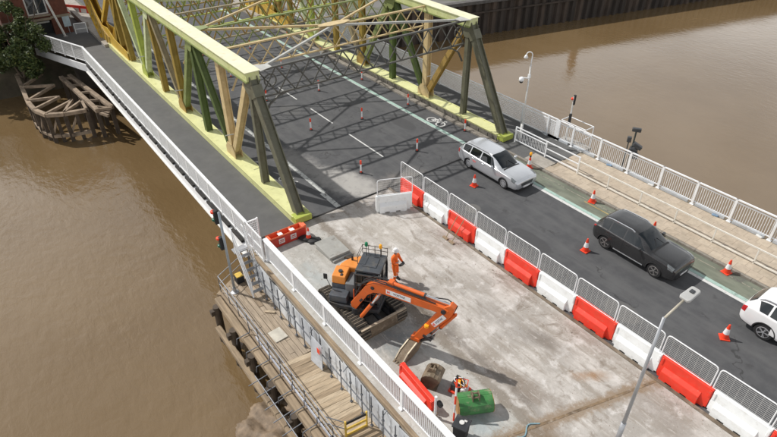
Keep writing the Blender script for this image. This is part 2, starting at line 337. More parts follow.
def f_water(nt, b):
    k = NB(nt)
    c = k.mix(k.rng(k.noise(.06, 5), .35, .65), (.162, .106, .050), (.190, .128, .064))
    nt.links.new(c, b.inputs['Base Color']); b.inputs['Roughness'].default_value = .07; b.inputs['IOR'].default_value = 1.48; b.inputs['Specular IOR Level'].default_value = 1.
    h = k.math('ADD', k.noise(1.5, 5, .55, stretch=(.75, 1.35, 1), dist=.25), k.math('MULTIPLY', k.noise(.22, 3, stretch=(1, .6, 1)), 1.6))
    amp = k.math('MULTIPLY', k.rng(k.noise(.09, 3, off=(4, 9, 0)), .38, .66, .55, 1.), k.rng(k.y, -8, 16, 1.9, .55))
    bp = nt.nodes.new('ShaderNodeBump'); bp.inputs['Distance'].default_value = .085
    nt.links.new(k.math('MULTIPLY', amp, .36), bp.inputs['Strength']); nt.links.new(h, bp.inputs['Height']); nt.links.new(bp.outputs[0], b.inputs['Normal'])
water_m = node_mat('muddy_river', f_water)
def f_cycle(nt, b):
    k = NB(nt)
    c = k.mix(k.rng(k.noise(1.2, 8, stretch=(.5, 1.5, 1)), .35, .65), (.135, .150, .112), (.20, .215, .165))
    c = k.mix(k.rng(k.noise(.8, 7, off=(3, 3, 0)), .5, .68, 0, .8), c, (.12, .115, .105))
    c = k.mix(k.rng(k.noise(50, 2), .55, .75, 0, .4), c, (.26, .26, .23))
    nt.links.new(c, b.inputs['Base Color']); b.inputs['Roughness'].default_value = .85; k.bump(b, k.noise(45, 3), .3, .01)
cycle_m = node_mat('green_cycle_surface', f_cycle)
def worn_paint(name, col, under, lo=.5, hi=.62, sc=6):
    def f(nt, b):
        k = NB(nt)
        c = k.mix(k.rng(k.noise(sc, 7, .7), lo, hi), col, under)
        nt.links.new(c, b.inputs['Base Color']); b.inputs['Roughness'].default_value = .7
    return node_mat(name, f)
line_w = worn_paint('white_line_paint', (.62, .62, .60), (.22, .22, .215), .54, .72)
line_w2 = worn_paint('worn_white_line_paint', (.48, .49, .47), (.12, .12, .118), .50, .62, 5)
line_g = worn_paint('mint_line_paint', (.36, .50, .44), (.20, .23, .21), .53, .68, 4)
line_faint = worn_paint('faint_line_paint', (.30, .28, .22), (.12, .115, .105), .46, .58, 4)

XE = -0.85          # bridge end
YL, YR = -5.85, 9.30
def sheet(name, pts, z, m):
    return part(MB().add([(x, y, z) for x, y in pts], [tuple(range(len(pts)))]), name, m, None)
def solid(name, a, b, m, bevel=0): return part(MB().span(a, b), name, m, None, bevel=bevel)
# river
struct(sheet('river_water', [(-900, -900), (900, -900), (900, 900), (-900, 900)], WATER, water_m))
# bridge deck road: a slab whose top is the carriageway
struct(solid('bridge_road', (-41.5, -5.35, -.7), (XE, 8.35, 0), asphalt))
pier_m = mat('pier_concrete', (.30, .27, .23), .9, var=.25, bump=.4)
struct(part(MB().add([(XE+.02, -.12, 0), (30, -.12, 0), (30, 8.25, 0), (XE+.02, 8.25, 0), (XE+.02, -.12, -1), (30, -.12, -1), (30, 8.25, -1), (XE+.02, 8.25, -1)],
     [(0, 1, 2, 3), (7, 6, 5, 4), (0, 4, 5, 1), (1, 5, 6, 2), (2, 6, 7, 3), (3, 7, 4, 0)]), 'approach_road', asphalt, None))
struct(solid('site_slab', (XE+.03, -8.98, -1.0), (30, -.13, .006), slab_m))
struct(solid('approach_pier', (XE+.6, -8.7, -7), (30, 11.6, -1.01), pier_m))
# stepped edge joint between slab and carriageway, brown dirt line under the barriers
struct(solid('edge_joint', (XE+.1, -.30, .007), (30, -.14, .035), mat('dirty_edge', (.16, .125, .09), .9, var=.4, scale=3, dirt=[((.36, .32, .27), .52, .7, 1.5, .7)])))
dk = mat('black_joint', (.03, .028, .026), .9, var=.4)
struct(part(MB().bar((XE+.06, -8.9, .012), (XE+.06, -.2, .012), .11, .016), 'expansion_joint', dk, None))
struct(part(MB().bar((XE+.06, -.1, .006), (XE+.06, 8.2, .006), .06, .008), 'expansion_joint', mat('worn_joint', (.07, .068, .065), .9, var=.3), None))
mudj = mat('mud_joint', (.235, .165, .10), .95, var=.35, scale=2.5, bump=.6, dirt=[((.10, .075, .055), .5, .68, 2, .8), ((.45, .40, .34), .55, .7, 3, .6)])
struct(part(MB().bar((14.25, -7.6, .012), (16.25, -.2, .009), .10, .010), 'slab_joint', mudj, None))
# walkways on the bridge
struct(solid('bridge_footway', (-41.5, -8.95, -.22), (XE, -6.31, .04), asphalt_w))
struct(solid('bridge_footway', (-41.5, 9.86, -.22), (XE, 12.15, .06), asphalt_w))
# raised kerb and dirt strip on the far side of the road
struct(solid('kerb', (-41.5, 8.36, -.3), (XE-.02, 8.72, .12), kerb_m, .02))
struct(solid('kerb', (-41.5, -5.36, -.3), (XE-.02, -5.12, .10), kerb_m, .02))
# approach footway on the right
struct(solid('approach_footway', (XE+.02, 8.26, -1), (3.19, 12.2, .12), asphalt_w))
base = struct(solid('paved_footway', (3.2, 8.42, -1), (30, 12.2, .085), mat('paver_joint', (.33, .275, .205), .9, var=.2)))
for i in range(34):          # kerb stones
    part(MB().span((-.80+i*.91, 8.255, -.2), (.10+i*.91, 8.415, .125)), 'kerb_stone', kerb_m, base, bevel=.012)
pm = {}
for i in range(39):
    for j in range(6):
        key = random.randrange(4)
        if key not in pm: pm[key] = MB().box((0, 0, .0), (.592, .563, .06)).mesh('paver', paver_m[key])
        o = link('paver', pm[key], base, (3.5+i*.6+(.3 if j % 2 else 0), 8.72+j*.57, .085+random.uniform(.004, .010)))
struct(solid('crossing_patch', (1.6, 8.45, .12), (3.19, 9.5, .128), conc))
# cycle lane and lines
struct(sheet('cycle_lane', [(.6, 6.95), (30, 6.95), (30, 8.24), (.6, 8.24)], .004, cycle_m))
def line(x0, x1, y, w, m, z=.008): struct(sheet('road_line', [(x0, y-w/2), (x1, y-w/2), (x1, y+w/2), (x0, y+w/2)], z, m))
line(.0, 30, 6.66, .20, line_w); line(.0, 30, 6.88, .22, line_g, .009)
line(-41, -.05, 6.98, .30, line_g); line(-41, -.05, 6.83, .07, line_w2, .012)
line(-41, -2.6, -3.45, .26, line_w2); line(-2.6, -.9, -3.55, .30, line_w2)
line(2, 30, 7.88, .06, line_faint, .010); line(6.8, 8.4, 7.62, .07, mat('faint_yellow', (.38, .28, .11), .8, var=.4), .010)
for k in range(5): line(-7.8-5.0*k+(0 if k == 0 else 0), -3.9-5.0*k-(0 if k == 0 else .9), 1.69, .10, line_w)
# bicycle markings
def bike(x, y, s=1.):
    mb = MB()
    def ring(cx, cy, r):
        n = 20
        vs = [(cx+rr*math.cos(2*math.pi*k/n), cy+rr*math.sin(2*math.pi*k/n), .011) for rr in (r-.045, r+.045) for k in range(n)]
        mb.add(vs, [(k, (k+1) % n, n+(k+1) % n, n+k) for k in range(n)])
    def seg(a, b): 
        a, b = Vector((*a, .012)), Vector((*b, .012)); t = (b-a).normalized(); nn = Vector((-t.y, t.x, 0))*.05
        mb.add([a-nn, b-nn, b+nn, a+nn], [(0, 1, 2, 3)])
    ring(x-.50*s, y, .33*s); ring(x+.50*s, y, .33*s)
    for a, b in (((-.5, 0), (-.15, .42)), ((-.15, .42), (.38, .42)), ((.38, .42), (.0, .0)), ((0, 0), (-.5, 0)), ((.5, 0), (.36, .55)), ((.36, .55), (.55, .60)), ((-.25, .55), (-.02, .55)), ((-.13, .5), (0, 0))):
        seg((x+a[0]*s, y+a[1]*s), (x+b[0]*s, y+b[1]*s))
    struct(part(mb, 'cycle_symbol', line_w, None))
bike(-5.7, 7.55, .95); bike(-4.9, -4.55, .8)
# inspection cover, tar patches on the slab, patch on the lane
struct(sheet('tar_patch', [(-1.0, 2.4), (.2, 2.5), (.3, 3.3), (-.9, 3.2)], .005, dk)) if False else None
# far bank: the quay wall runs along X = qx(Y)
def qx(y): return -27.87+.2184*(y-34.37)
earth = mat('bank_earth', (.075, .062, .042), .95, var=.4, scale=.6, bump=.6, bscale=4, dirt=[((.035, .04, .018), .48, .6, .5, .8)])
tarmac = mat('quay_tarmac', (.17, .165, .155), .9, var=.2, scale=.5, dirt=[((.10, .12, .04), .52, .62, .3, .7)])
g = MB()
g.add([(-41.5, -6.9, -.02), (-41.5, 12.6, -.02), (-60, 16, -.02), (-900, 20, -.02), (-900, -20, -.02), (-60, -20, -.02), (-43.2, -13.5, -.02)], [(0, 1, 2, 3, 4, 5, 6)])
struct(part(g, 'town_ground', tarmac, None))
struct(part(MB().add([(-45.8+.2, 13.0, -.5), (qx(14)-.3, 14, -.5), (qx(150)-.3, 150, -.5), (-10, 900, -.5), (-900, 900, -.5), (-900, 13, -.5)], [(0, 1, 2, 3, 4, 5)]), 'quay_ground', tarmac, None))
bm_ = MB()   # earth bank under the left end
bm_.add([(-40.2, -8.7, WATER-.3), (-40.9, -8.7, -.1), (-41.6, -14, -.2), (-40.9, -15.8, WATER-.3), (-43, -40, WATER-.3), (-44, -40, -.5), (-900, -40, -.5), (-900, -14, -.2)],
        [(0, 3, 2, 1), (3, 4, 5, 2), (2, 5, 6, 7)])
struct(part(bm_, 'river_bank', earth, None))
struct(solid('abutment', (-60, -9.0, -7), (-38.5, 13.0, -.72), mat('dark_abutment', (.10, .085, .07), .9, var=.4, scale=1)))
struct(sheet('far_road', [(-400, -4.6), (-41.5, -4.6), (-41.5, 8.2), (-400, 8.2)], -.008, asphalt))
struct(solid('near_ground', (30.02, -300, -7), (600, 300, -.05), tarmac))
# ================================================================== TRUSS BRIDGE
T_greytan2 = tp('yellow_tan', (.52, .40, .15))
NX = [XE-4.05*k for k in range(10)]
ZB, ZT = .46, 6.78
br = thing('truss_bridge', 'yellow and green steel truss lift bridge carrying the road over the river', 'bridge', (XE, 1.72, 0))
def node(k, top, y): return Vector((NX[k], y, ZT if top else ZB))
rivet = None
for y in (YL, YR):
    s = -1 if y == YL else 1
    part(MB().span((-35, y-.45, -.62), (XE+.05, y+.45, ZB)), 'bottom_chord', T_pale_side, br, bevel=.015)
    part(MB().span((-35, y-.50, ZB+.003), (XE-.05, y-.40, ZB+.03)).span((-35, y+.40, ZB+.003), (XE-.05, y+.50, ZB+.03)), 'chord_edge_angle', T_pale_side, br)
    tc_ = part(MB().span((-33.5, y-.36, ZT-.22), (NX[1]+.30, y+.36, ZT+.24)), 'top_chord', T_limepale, br, bevel=.01)
    part(MB().span((-33.5, y-.43, ZT+.243), (NX[1]+.34, y+.43, ZT+.275)), 'cover_plate', T_pale, tc_)
    part(MB().span((-33.5, y-.40, ZT-.30), (NX[1]+.28, y+.40, ZT-.223)), 'chord_edge_angle', T_midgreen, tc_)
    # batten plates and stiffeners along the chord side facing the road
    yi = y+.455 if s < 0 else y-.455
    part(MB().span((-35, yi-.012, -.3), (XE-.1, yi+.012, ZB-.10)), 'web_plate', mat('grimy_web', (.17, .155, .13), .8, var=.35, scale=2, dirt=[((.07, .06, .05), .5, .7, 1.3, .7), ((.30, .30, .15), .6, .75, 2.5, .6)]), br)
    for k in range(38):
        part(MB().box((-1.2-.85*k, yi+(.02 if s < 0 else -.02), .14), (.10, .04, .30)), 'stiffener', mat('grimy_web', (0, 0, 0)), br)
    # end post (raker)
    up = (0, 1, 0)
    a, b_ = Vector((NX[0]-.15, y, ZB-.2)), Vector((NX[1]+.12, y, ZT-.1))
    part(MB().hbeam(a, b_, .46, .50, .05), 'end_post', T_olive, br, bevel=.006)
    part(MB().span((NX[0]-.30, y-.47, ZB-.30), (NX[0]+.28, y+.47, ZB+.05)), 'bearing_shoe', T_lime, br, bevel=.03)
    part(MB().bar(a+(b_-a)*.86, a+(b_-a)*.94, .54, .60), 'post_collar', T_olive, br)
    verts = [(1, T_olive, .30), (2, T_tan, .46), (3, T_dkgreen, .40), (4, T_gold, .44), (5, T_gold, .40), (6, T_lime, .46), (7, T_gold, .42)]
    for k, m, w in verts:
        part(MB().hbeam((NX[k], y, ZB-.05), (NX[k], y, ZT-.2), .40, w, .045, (1, 0, 0)), 'vertical_post', m, br, bevel=.005)
    diags = [(2, 1, T_tan if s < 0 else T_ochre), (2, 3, T_dkgreen), (4, 3, T_midgreen), (4, 5, T_greytan), (6, 5, T_limewhite), (6, 7, T_limewhite), (8, 7, T_gold)]
    for kb, kt, m in diags:
        a = Vector((NX[kb]+(NX[kt]-NX[kb])*.07, y, ZB+.35)); b_ = Vector((NX[kt]+(NX[kb]-NX[kt])*.05, y, ZT-.15))
        part(MB().hbeam(a, b_, .38, .36, .045), 'diagonal_brace', m, br, bevel=.005)
    for k, m in ((2, T_tan), (4, T_ochre), (6, T_lime), (8, T_yellow)):
        for q in (-1, 1):
            part(MB().prism([(-.62, 0), (.62, 0), (.62, .45), (.30, .85), (-.30, .85), (-.62, .45)], (NX[k], y+q*.235-.015, ZB-.02), (1, 0, 0), (0, 0, 1), (0, .03, 0)), 'gusset_plate', m, br)
    for k, m in ((1, T_olive), (3, T_midgreen), (5, T_limewhite), (7, T_yellow)):
        for q in (-1, 1):
            part(MB().prism([(-.55, 0), (.55, 0), (.40, -.55), (.18, -.8), (-.18, -.8), (-.40, -.55)], (NX[k], y+q*.235-.015, ZT-.18), (1, 0, 0), (0, 0, 1), (0, .03, 0)), 'gusset_plate', m, br)
    for k in (2, 4, 6):   # little lamps brackets on the posts
        part(MB().tube((NX[k]+1.0, y-.25, 2.3), (NX[k]+1.0, y-.75, 2.35), .03, 6), 'lamp_bracket', T_greypale, br)
    # segmental girder of the rolling leaf
    RC, cx, cz = 7.6, -34.2, 7.15
    arc = [(cx-RC*math.sin(t), cz-RC*math.cos(t)) for t in np.linspace(-.02, 1.6, 22)]
    arci = [(cx-(RC-1.75)*math.sin(t), cz-(RC-1.75)*math.cos(t)) for t in np.linspace(1.6, .38, 16)]
    poly = [(NX[7]-.2, ZB-.3), (-33.6, ZB-.75)]+arc+arci+[(-34.6, 1.9), (-33.0, 1.35), (NX[7]-.2, 1.15)]
    web = part(MB().prism(poly, (0, y-.30, 0), (1, 0, 0), (0, 0, 1), (0, .06, 0)).prism(poly, (0, y+.24, 0), (1, 0, 0), (0, 0, 1), (0, .06, 0)), 'segmental_girder', T_yellow, br)
    for ta in (.95, .45):
        q0 = Vector((cx-(RC-1.8)*math.sin(ta), y, cz-(RC-1.8)*math.cos(ta))); part(MB().hbeam(q0, (NX[7]-.6-.9*ta, y, ZT-.1), .36, .34, .045), 'radial_strut', T_gold if ta > .5 else T_yellow, web)
    part(MB().hbeam((-31.4, y, 1.1), (-31.4, y, ZT-.1), .36, .40, .045, (1, 0, 0)), 'radial_strut', T_gold, web)
    tr = MB()
    n = len(arc)
    vsl = []
    for rr in (RC+.01, RC+.13):
        for yy in (y-.48, y+.48):
            vsl += [(cx-rr*math.sin(t), yy, cz-rr*math.cos(t)) for t in np.linspace(-.02, 1.6, 22)]
    for k in range(n-1):
        tr.f += [(k, k+1, n+k+1, n+k), (2*n+k, 3*n+k, 3*n+k+1, 2*n+k+1), (k, 2*n+k, 2*n+k+1, k+1), (n+k, n+k+1, 3*n+k+1, 3*n+k)]; tr.mi += [0]*4
    tr.f += [(0, n, 3*n, 2*n), (n-1, 3*n-1, 4*n-1, 2*n-1)]; tr.mi += [0]*2; tr.v = vsl
    part(tr, 'curved_tread', T_yellow, web)
    for k in range(11):   # radial stiffeners with scalloped feet
        t = .10+k*.14
        p0 = Vector((cx-(RC-.05)*math.sin(t), y-.33, cz-(RC-.05)*math.cos(t))); p1 = Vector((cx-(RC-1.5)*math.sin(t), y-.33, cz-(RC-1.5)*math.cos(t)))
        part(MB().bar(p0, p1, .06, .12, (0, 1, 0)).box(p0+(p1-p0)*.25, (.30, .08, .30)), 'stiffener', T_greytan2, web)
        p0, p1 = p0+Vector((0, .66, 0)), p1+Vector((0, .66, 0))
        part(MB().bar(p0, p1, .06, .12, (0, 1, 0)), 'stiffener', T_yellow, web)
    for q in (-1, 1):
        pts = [(cx-(RC-1.5)*math.sin(t), y+q*.33, cz-(RC-1.5)*math.cos(t)) for t in np.linspace(.05, 1.5, 14)]
        mb = MB()
        for a, b_ in zip(pts[:-1], pts[1:]): mb.bar(a, b_, .10, .10, (0, 1, 0))
        part(mb, 'curved_angle', T_ochre, web)
# sway frames and portal with lattice bars (each bar a piece)
FR = [(1, 1.45, T_steel, T_steel, .12), (2, 1.30, T_tan, T_tan, .13), (3, 1.35, T_midgreen, T_midgreen, .12), (4, 2.1, T_greytan, T_ochre, .13), (5, 2.4, T_lime, T_midgreen, .14), (6, 2.6, T_lime, T_gold, .14), (7, 2.8, T_gold, T_lime, .15), (8, 2.8, T_gold, T_ochre, .15)]
for k, dep, mc, mlat, w in FR:
    x = NX[k]; y0, y1 = YL+.40, YR-.40; zt = ZT+.12; zb = zt-dep
    fr = part(MB().bar((x, y0, zt), (x, y1, zt), w+.03, .09).bar((x, y0, zb), (x, y1, zb), w, .08), 'sway_frame', mc, br)
    nb = 14 if k < 4 else 12; st = (y1-y0)/nb
    for i in range(nb):
        for q in (0, 1):
            p0 = (x+(.03 if q else -.03), y0+st*i, zb if q else zt); p1 = (x+(.03 if q else -.03), y0+st*(i+1), zt if q else zb)
            part(MB().bar(p0, p1, .075 if k < 4 else .10, .025, (1, 0, 0)), 'lattice_bar', mlat, fr)
    for s in (0, 1):    # knee brackets
        yy = y0 if s == 0 else y1; dy = 1 if s == 0 else -1
        pts = [(x, yy+dy*1.7, zb), (x, yy+dy*1.0, zb-.15), (x, yy+dy*.45, zb-.5), (x, yy+dy*.08, zb-1.15)]
        mb = MB()
        for a, b_ in zip(pts[:-1], pts[1:]): mb.bar(a, b_, .10, .08)
        mb.bar((x, yy+dy*.05, zb), (x, yy+dy*.6, zb-.38), .06, .06)
        part(mb, 'knee_bracket', mlat, fr)
        if k == 1:
            n = 16; ring = MB()
            pts = [(x+.08, yy+dy*.62+.33*math.cos(2*math.pi*i/n), zt-.62+.33*math.sin(2*math.pi*i/n)) for i in range(n+1)]
            for a, b_ in zip(pts[:-1], pts[1:]): ring.bar(a, b_, .07, .05, (1, 0, 0))
            part(ring, 'ring_bracket', T_steel, fr)
# top lateral bracing
for kc, m1, m2 in ((2, T_tan, T_greypale), (4, T_limewhite, T_tan), (6, T_limewhite, T_limewhite)):
    c = Vector((NX[kc], 1.72, ZT+.20))
    part(MB().prism([(-1.1, -.12), (-.5, -.34), (.5, -.34), (1.1, -.12), (1.1, .12), (.5, .34), (-.5, .34), (-1.1, .12)], c+Vector((0, 0, .05)), (.0, 1, 0), (1, 0, 0), (0, 0, .03)), 'bracing_plate', m1, br)
    for kk in (kc-1, kc+1):
        for y in (YL+.42, YR-.42):
            e = Vector((NX[kk], y, ZT+.20))
            mm = (m2 if kk == kc-1 else m1)
            part(MB().bar(c, e, .13, .03).bar(c-Vector((0, 0, .07)), e-Vector((0, 0, .07)), .02, .10), 'lateral_brace', mm, br)
for k, m in ((1, T_greypale), (3, T_midgreen), (5, T_midgreen), (7, T_gold)):
    for y, q in ((YL+.36, 1), (YR-.36, -1)):
        part(MB().prism([(0, -.5), (0, .5), (q*.75, .25), (q*.75, -.25)], (NX[k], y, ZT+.245), (0, 1, 0), (1, 0, 0), (0, 0, .025)), 'corner_plate', m, br)
# a few catenary wires and cable loops under the lateral bracing
# track girder behind the leaf
for y in (YL, YR):
    tag(part(MB().span((-58, y-.75, -.3), (-35.3, y+.75, .30)).span((-58, y-.9, .303), (-41.9, y-.45, .75)), 'track_girder', conc, None, bevel=.03),
        'concrete track beam under the curved end of the '+('near' if y < 0 else 'far')+' truss', 'beam')
# fascia beam under the near footway, with dark slots
fa = thing('footway_fascia', 'white steel edge beam under the near footway of the bridge', 'beam', (XE, -9.0, -.5))
part(MB().span((-32.2, -9.10, -.66), (XE+.1, -8.96, -.12)), 'web', white, fa)
part(MB().span((-32.2, -9.22, -.72), (XE+.1, -8.96, -.663)), 'flange', white_old, fa)
for k in range(19):
    part(MB().span((-31.8+k*1.63, -9.125, -.10), (-30.55+k*1.63, -9.0, .035)), 'drain_slot', dk, fa)
# ================================================================== RAILINGS
def infill(p0, p1, z0, z1, pitch, w, ):   # balusters between two points
    p0, p1 = Vector(p0), Vector(p1); n = max(1, int((p1-p0).length/pitch)); mb = MB()
    for k in range(1, n):
        p = p0+(p1-p0)*(k/n); mb.bar((p.x, p.y, z0), (p.x, p.y, z1), w, w, (1, 0, 0))
    return mb
def mesh_panel(p0, p1, z0, z1, pv, ph, w):
    p0, p1 = Vector(p0), Vector(p1); n = max(1, int((p1-p0).length/pv)); mb = MB()
    for k in range(1, n):
        p = p0+(p1-p0)*(k/n); mb.bar((p.x, p.y, z0), (p.x, p.y, z1), w, w, (1, 0, 0))
    m = int((z1-z0)/ph)
    for k in range(1, m):
        z = z0+(z1-z0)*k/m; mb.bar((p0.x, p0.y, z), (p1.x, p1.y, z), w, w)
    return mb
# outer parapet on the approach, far side
rl = thing('parapet_railing', 'tall white vertical-bar parapet along the far edge of the tan paved footway', 'railing', (6.43, 12.0, .1))
xs = [6.43+2.05*k for k in range(-3, 11)]; x0, x1 = 1.2, xs[-1]
postm = MB().bar((0, 0, 0), (0, 0, 1.40), .075, .11, (1, 0, 0)).box((0, 0, .02), (.22, .22, .03)).mesh('post', white)
for x in [x0]+xs: link('post', postm, rl, (x, 12.0, .09))
part(MB().bar((x0, 12.0, 1.46), (x1, 12.0, 1.46), .085, .06), 'top_rail', white, rl)
part(MB().bar((x0, 12.06, 1.27), (x1, 12.06, 1.27), .045, .05), 'upper_rail', white, rl)
part(MB().bar((x0, 12.06, .26), (x1, 12.06, .26), .045, .05), 'lower_rail', white, rl)
xl = [x0]+xs
for a, b in zip(xl[:-1], xl[1:]):
    part(infill((a, 12.06, 0), (b, 12.06, 0), .28, 1.25, .115, .022), 'bar_panel', white, rl, stuff=True)
    part(MB().span((a+.18, 11.93, .10), (b-.25, 12.0, .26)), 'kick_plate', mat('kick_grey', (.52, .55, .58), .5, .2, var=.15, dirt=[((.25, .2, .16), .55, .75, 2, .6)]), rl)
for k, x in enumerate((3.1, 5.3, 8.1, 11.9, 14.2)):   # litter of cable ties / sandbags along the kick plate
    part(MB().box((x, 11.86, .15), (.32, .14, .10), random.uniform(-.4, .4)), 'cable_bag', mat('bag_blue', (.18, .27, .38), .8, var=.3) if k % 2 else white_old, rl, bevel=.03)
# parapet on the bridge, far side
rb_ = thing('bridge_railing', 'white mesh railing on the far side of the bridge footway', 'railing', (XE, 12.05, .06))
xs2 = [1.0-2.9*k for k in range(15)]
pm2 = MB().bar((0, 0, 0), (0, 0, 1.4), .06, .22, (1, 0, 0)).mesh('post', white)
for x in xs2: link('post', pm2, rb_, (x, 12.05, .06))
for a, b in zip(xs2[:-1], xs2[1:]):
    part(mesh_panel((a, 12.06, 0), (b, 12.06, 0), .15, 1.38, .075, .12, .024), 'mesh_panel', white, rb_, stuff=True)
for z, w in ((1.45, .08), (1.25, .05), (.15, .06)): part(MB().bar((xs2[-1], 12.05, z), (xs2[0], 12.05, z), w, .055), 'rail', white, rb_)
part(MB().span((xs2[-1], 12.16, -.45), (XE, 12.3, .05)), 'edge_beam', white_old, rb_)
# low guard rail between carriageway and footway
lr = thing('guard_rail', 'low cream two-bar rail between the road and the tan footway', 'railing', (4.8, 9.5, .12))
cream = mat('cream_rail_paint', (.72, .69, .62), .5, var=.07, dirt=[((.42, .36, .28), .55, .75, 3, .5)])
lx = [4.8+2.05*k for k in range(0, 12)]
pm3 = MB().bar((0, 0, 0), (0, 0, .88), .06, .06, (1, 0, 0)).mesh('post', cream)
for x in lx: link('post', pm3, lr, (x, 9.5, .09))
for z in (.98, .24): part(MB().bar((lx[0], 9.5, z), (lx[-1], 9.5, z), .06, .06), 'rail', cream, lr)
lg = thing('barred_guard_rail', 'white barred rail panel beside the silver car at the bridge end', 'railing', (-.2, 9.6, .12))
for x in (-.25, 2.25, 4.72): link('post', MB().bar((0, 0, 0), (0, 0, 1.08), .07, .07, (1, 0, 0)).mesh('post', white), lg, (x, 9.58, .12))
for z in (1.18, .28): part(MB().bar((-.25, 9.58, z), (4.72, 9.58, z), .055, .055), 'rail', white, lg)
part(MB().bar((-.25, 9.58, .98), (2.25, 9.58, .98), .05, .05), 'rail', white, lg)
part(infill((-.25, 9.58, 0), (2.25, 9.58, 0), .30, .98, .12, .018), 'bar_panel', white, lg, stuff=True)
part(MB().bar((2.25, 9.58, .72), (4.72, 9.58, .72), .05, .05), 'rail', white, lg)
# near bridge railing
YN = -8.93
nr = thing('footway_railing', 'white mesh railing along the near footway above the brown water', 'railing', (XE, YN, .04))
xs3 = [XE+.15-1.58*k for k in range(21)]
pm4 = MB().bar((0, 0, 0), (0, 0, 1.35), .07, .12, (1, 0, 0)).mesh('post', white)
for x in xs3: link('post', pm4, nr, (x, YN, .04))
for a, b in zip(xs3[:-1], xs3[1:]):
    part(mesh_panel((a, YN, 0), (b, YN, 0), .20, 1.32, .085, .13, .016), 'mesh_panel', white, nr, stuff=True)
part(MB().bar((xs3[-1], YN, 1.40), (xs3[0], YN, 1.40), .15, .07), 'top_rail', white, nr)
part(MB().bar((xs3[-1], YN, .19), (xs3[0], YN, .19), .08, .06), 'bottom_rail', white, nr)
# kinked far stretch
A, B = Vector((xs3[-1]-.05, YN-.02, 0)), Vector((-39.6, -11.6, 0))
kr = thing('footway_railing', 'white mesh railing turning away from the bridge towards the leafy bush', 'railing', A)
n = 5
for k in range(n+1):
    p = A+(B-A)*(k/n); link('post', pm4, kr, (p.x, p.y, .0))
    if k < n:
        q = A+(B-A)*((k+1)/n); part(mesh_panel((p.x, p.y, 0), (q.x, q.y, 0), .2, 1.3, .09, .14, .016), 'mesh_panel', white, kr, stuff=True)
part(MB().bar(A+Vector((0, 0, 1.38)), B+Vector((0, 0, 1.38)), .13, .07), 'top_rail', white, kr)
part(MB().bar(A+Vector((0, 0, .17)), B+Vector((0, 0, .17)), .08, .06), 'bottom_rail', white, kr)
part(MB().bar(A+Vector((0, -.1, -.45)), B+Vector((0, -.1, -.45)), .12, .62), 'fascia', white, kr)
struct(sheet('bridge_footway', [(xs3[-1]-.2, YN+.03), (-39.6, -11.55), (-43, -11.3), (-43, -6.35), (-33, -6.33), (-33, YN+.03)], .03, asphalt_w))
# near fence on the approach: broad white cap, close vertical bars
nf = thing('site_fence', 'white close-barred parapet with broad cap beside the orange excavator', 'railing', (1.0, -8.72, 0))
xs4 = [.95+2.62*k for k in range(8)]
pm5 = MB().bar((0, 0, 0), (0, 0, 1.22), .10, .14, (1, 0, 0)).box((0, -.02, .03), (.18, .18, .05)).mesh('post', white)
for x in xs4: link('post', pm5, nf, (x, -8.75, .0))
part(MB().bar((xs4[0]-.05, -8.75, 1.27), (xs4[-1], -8.75, 1.27), .24, .075), 'cap_rail', white, nf, bevel=.012)
part(MB().bar((xs4[0], -8.76, .16), (xs4[-1], -8.76, .16), .06, .05), 'bottom_rail', white, nf)
for a, b in zip(xs4[:-1], xs4[1:]): part(infill((a, -8.76, 0), (b, -8.76, 0), .18, 1.23, .095, .024), 'bar_panel', white, nf, stuff=True)
tag(part(MB().span((XE+.1, -9.16, -.16), (22, -8.99, .03)), 'coping_beam', timber, None, bevel=.02), 'tan weathered timber coping along the slab edge below the white fence', 'beam')
# ================================================================== BARRIERS, FENCE PANELS, CONES, POSTS
def barrier_mesh(name, m, L=2.0):
    mb = MB(); g = .012
    prof = [(-.085, 1.0), (.085, 1.0), (.10, .56), (.12, .50), (.12, .10), (-.12, .10), (-.12, .50), (-.10, .56)]
    mb.prism(prof, (g, 0, 0), (0, 1, 0), (0, 0, 1), (L-2*g, 0, 0))
    for s in (-1, 1):
        pl = [(s*.10, .60), (s*.245, .44), (s*.255, .08), (s*.11, .08)]
        mb.prism(pl, (.20, 0, 0), (0, 1, 0), (0, 0, 1), (L-.52, 0, 0))
        for xx, w in ((.20, .28), (.72, .36), (1.32, .36)): mb.span((xx, s*.11, 0), (xx+w, s*.25, .085))
        mb.span((.03, s*.09, .62), (.12, s*.125, .95)); mb.span((L-.12, s*.09, .62), (L-.03, s*.125, .95))
    for xx in (.05, .70, 1.3): mb.span((xx, -.11, 0), (xx+.6, .11, .105))
    return mb.mesh(name, m)
bred, bwhite = barrier_mesh('water_filled_barrier', red_pl), barrier_mesh('water_filled_barrier', white_pl)
def fence_panel_data(L=1.9, H=.98):
    fr = MB(); c = .12
    pts = [(0, 0, 0), (0, 0, H-c), (c*.3, 0, H-c*.3), (c, 0, H), (L-c, 0, H), (L-c*.3, 0, H-c*.3), (L, 0, H-c), (L, 0, 0)]
    fr.path(pts, .024, 6); fr.tube((0, 0, .03), (L, 0, .03), .016, 6)
    ms = MB()
    for k in range(1, 12): ms.bar((0, 0, .03+k*(H-.05)/12), (L, 0, .03+k*(H-.05)/12), .0055, .0055)
    for k in range(1, 8): ms.bar((k*L/8, 0, .03), (k*L/8, 0, H), .0045, .0045, (1, 0, 0))
    return fr.mesh('frame', white), ms.mesh('mesh', white_old)
FRM, MSH = fence_panel_data()
def place(name, data, label, cat, at, rz=0, group=None, bevel=0):
    o = tag(link(name, data, None, at, rz), label, cat, group)
    if bevel: bv(o, bevel)
    return o
GB, GF = 'red and white barriers along the works', 'mesh panels on the barriers'
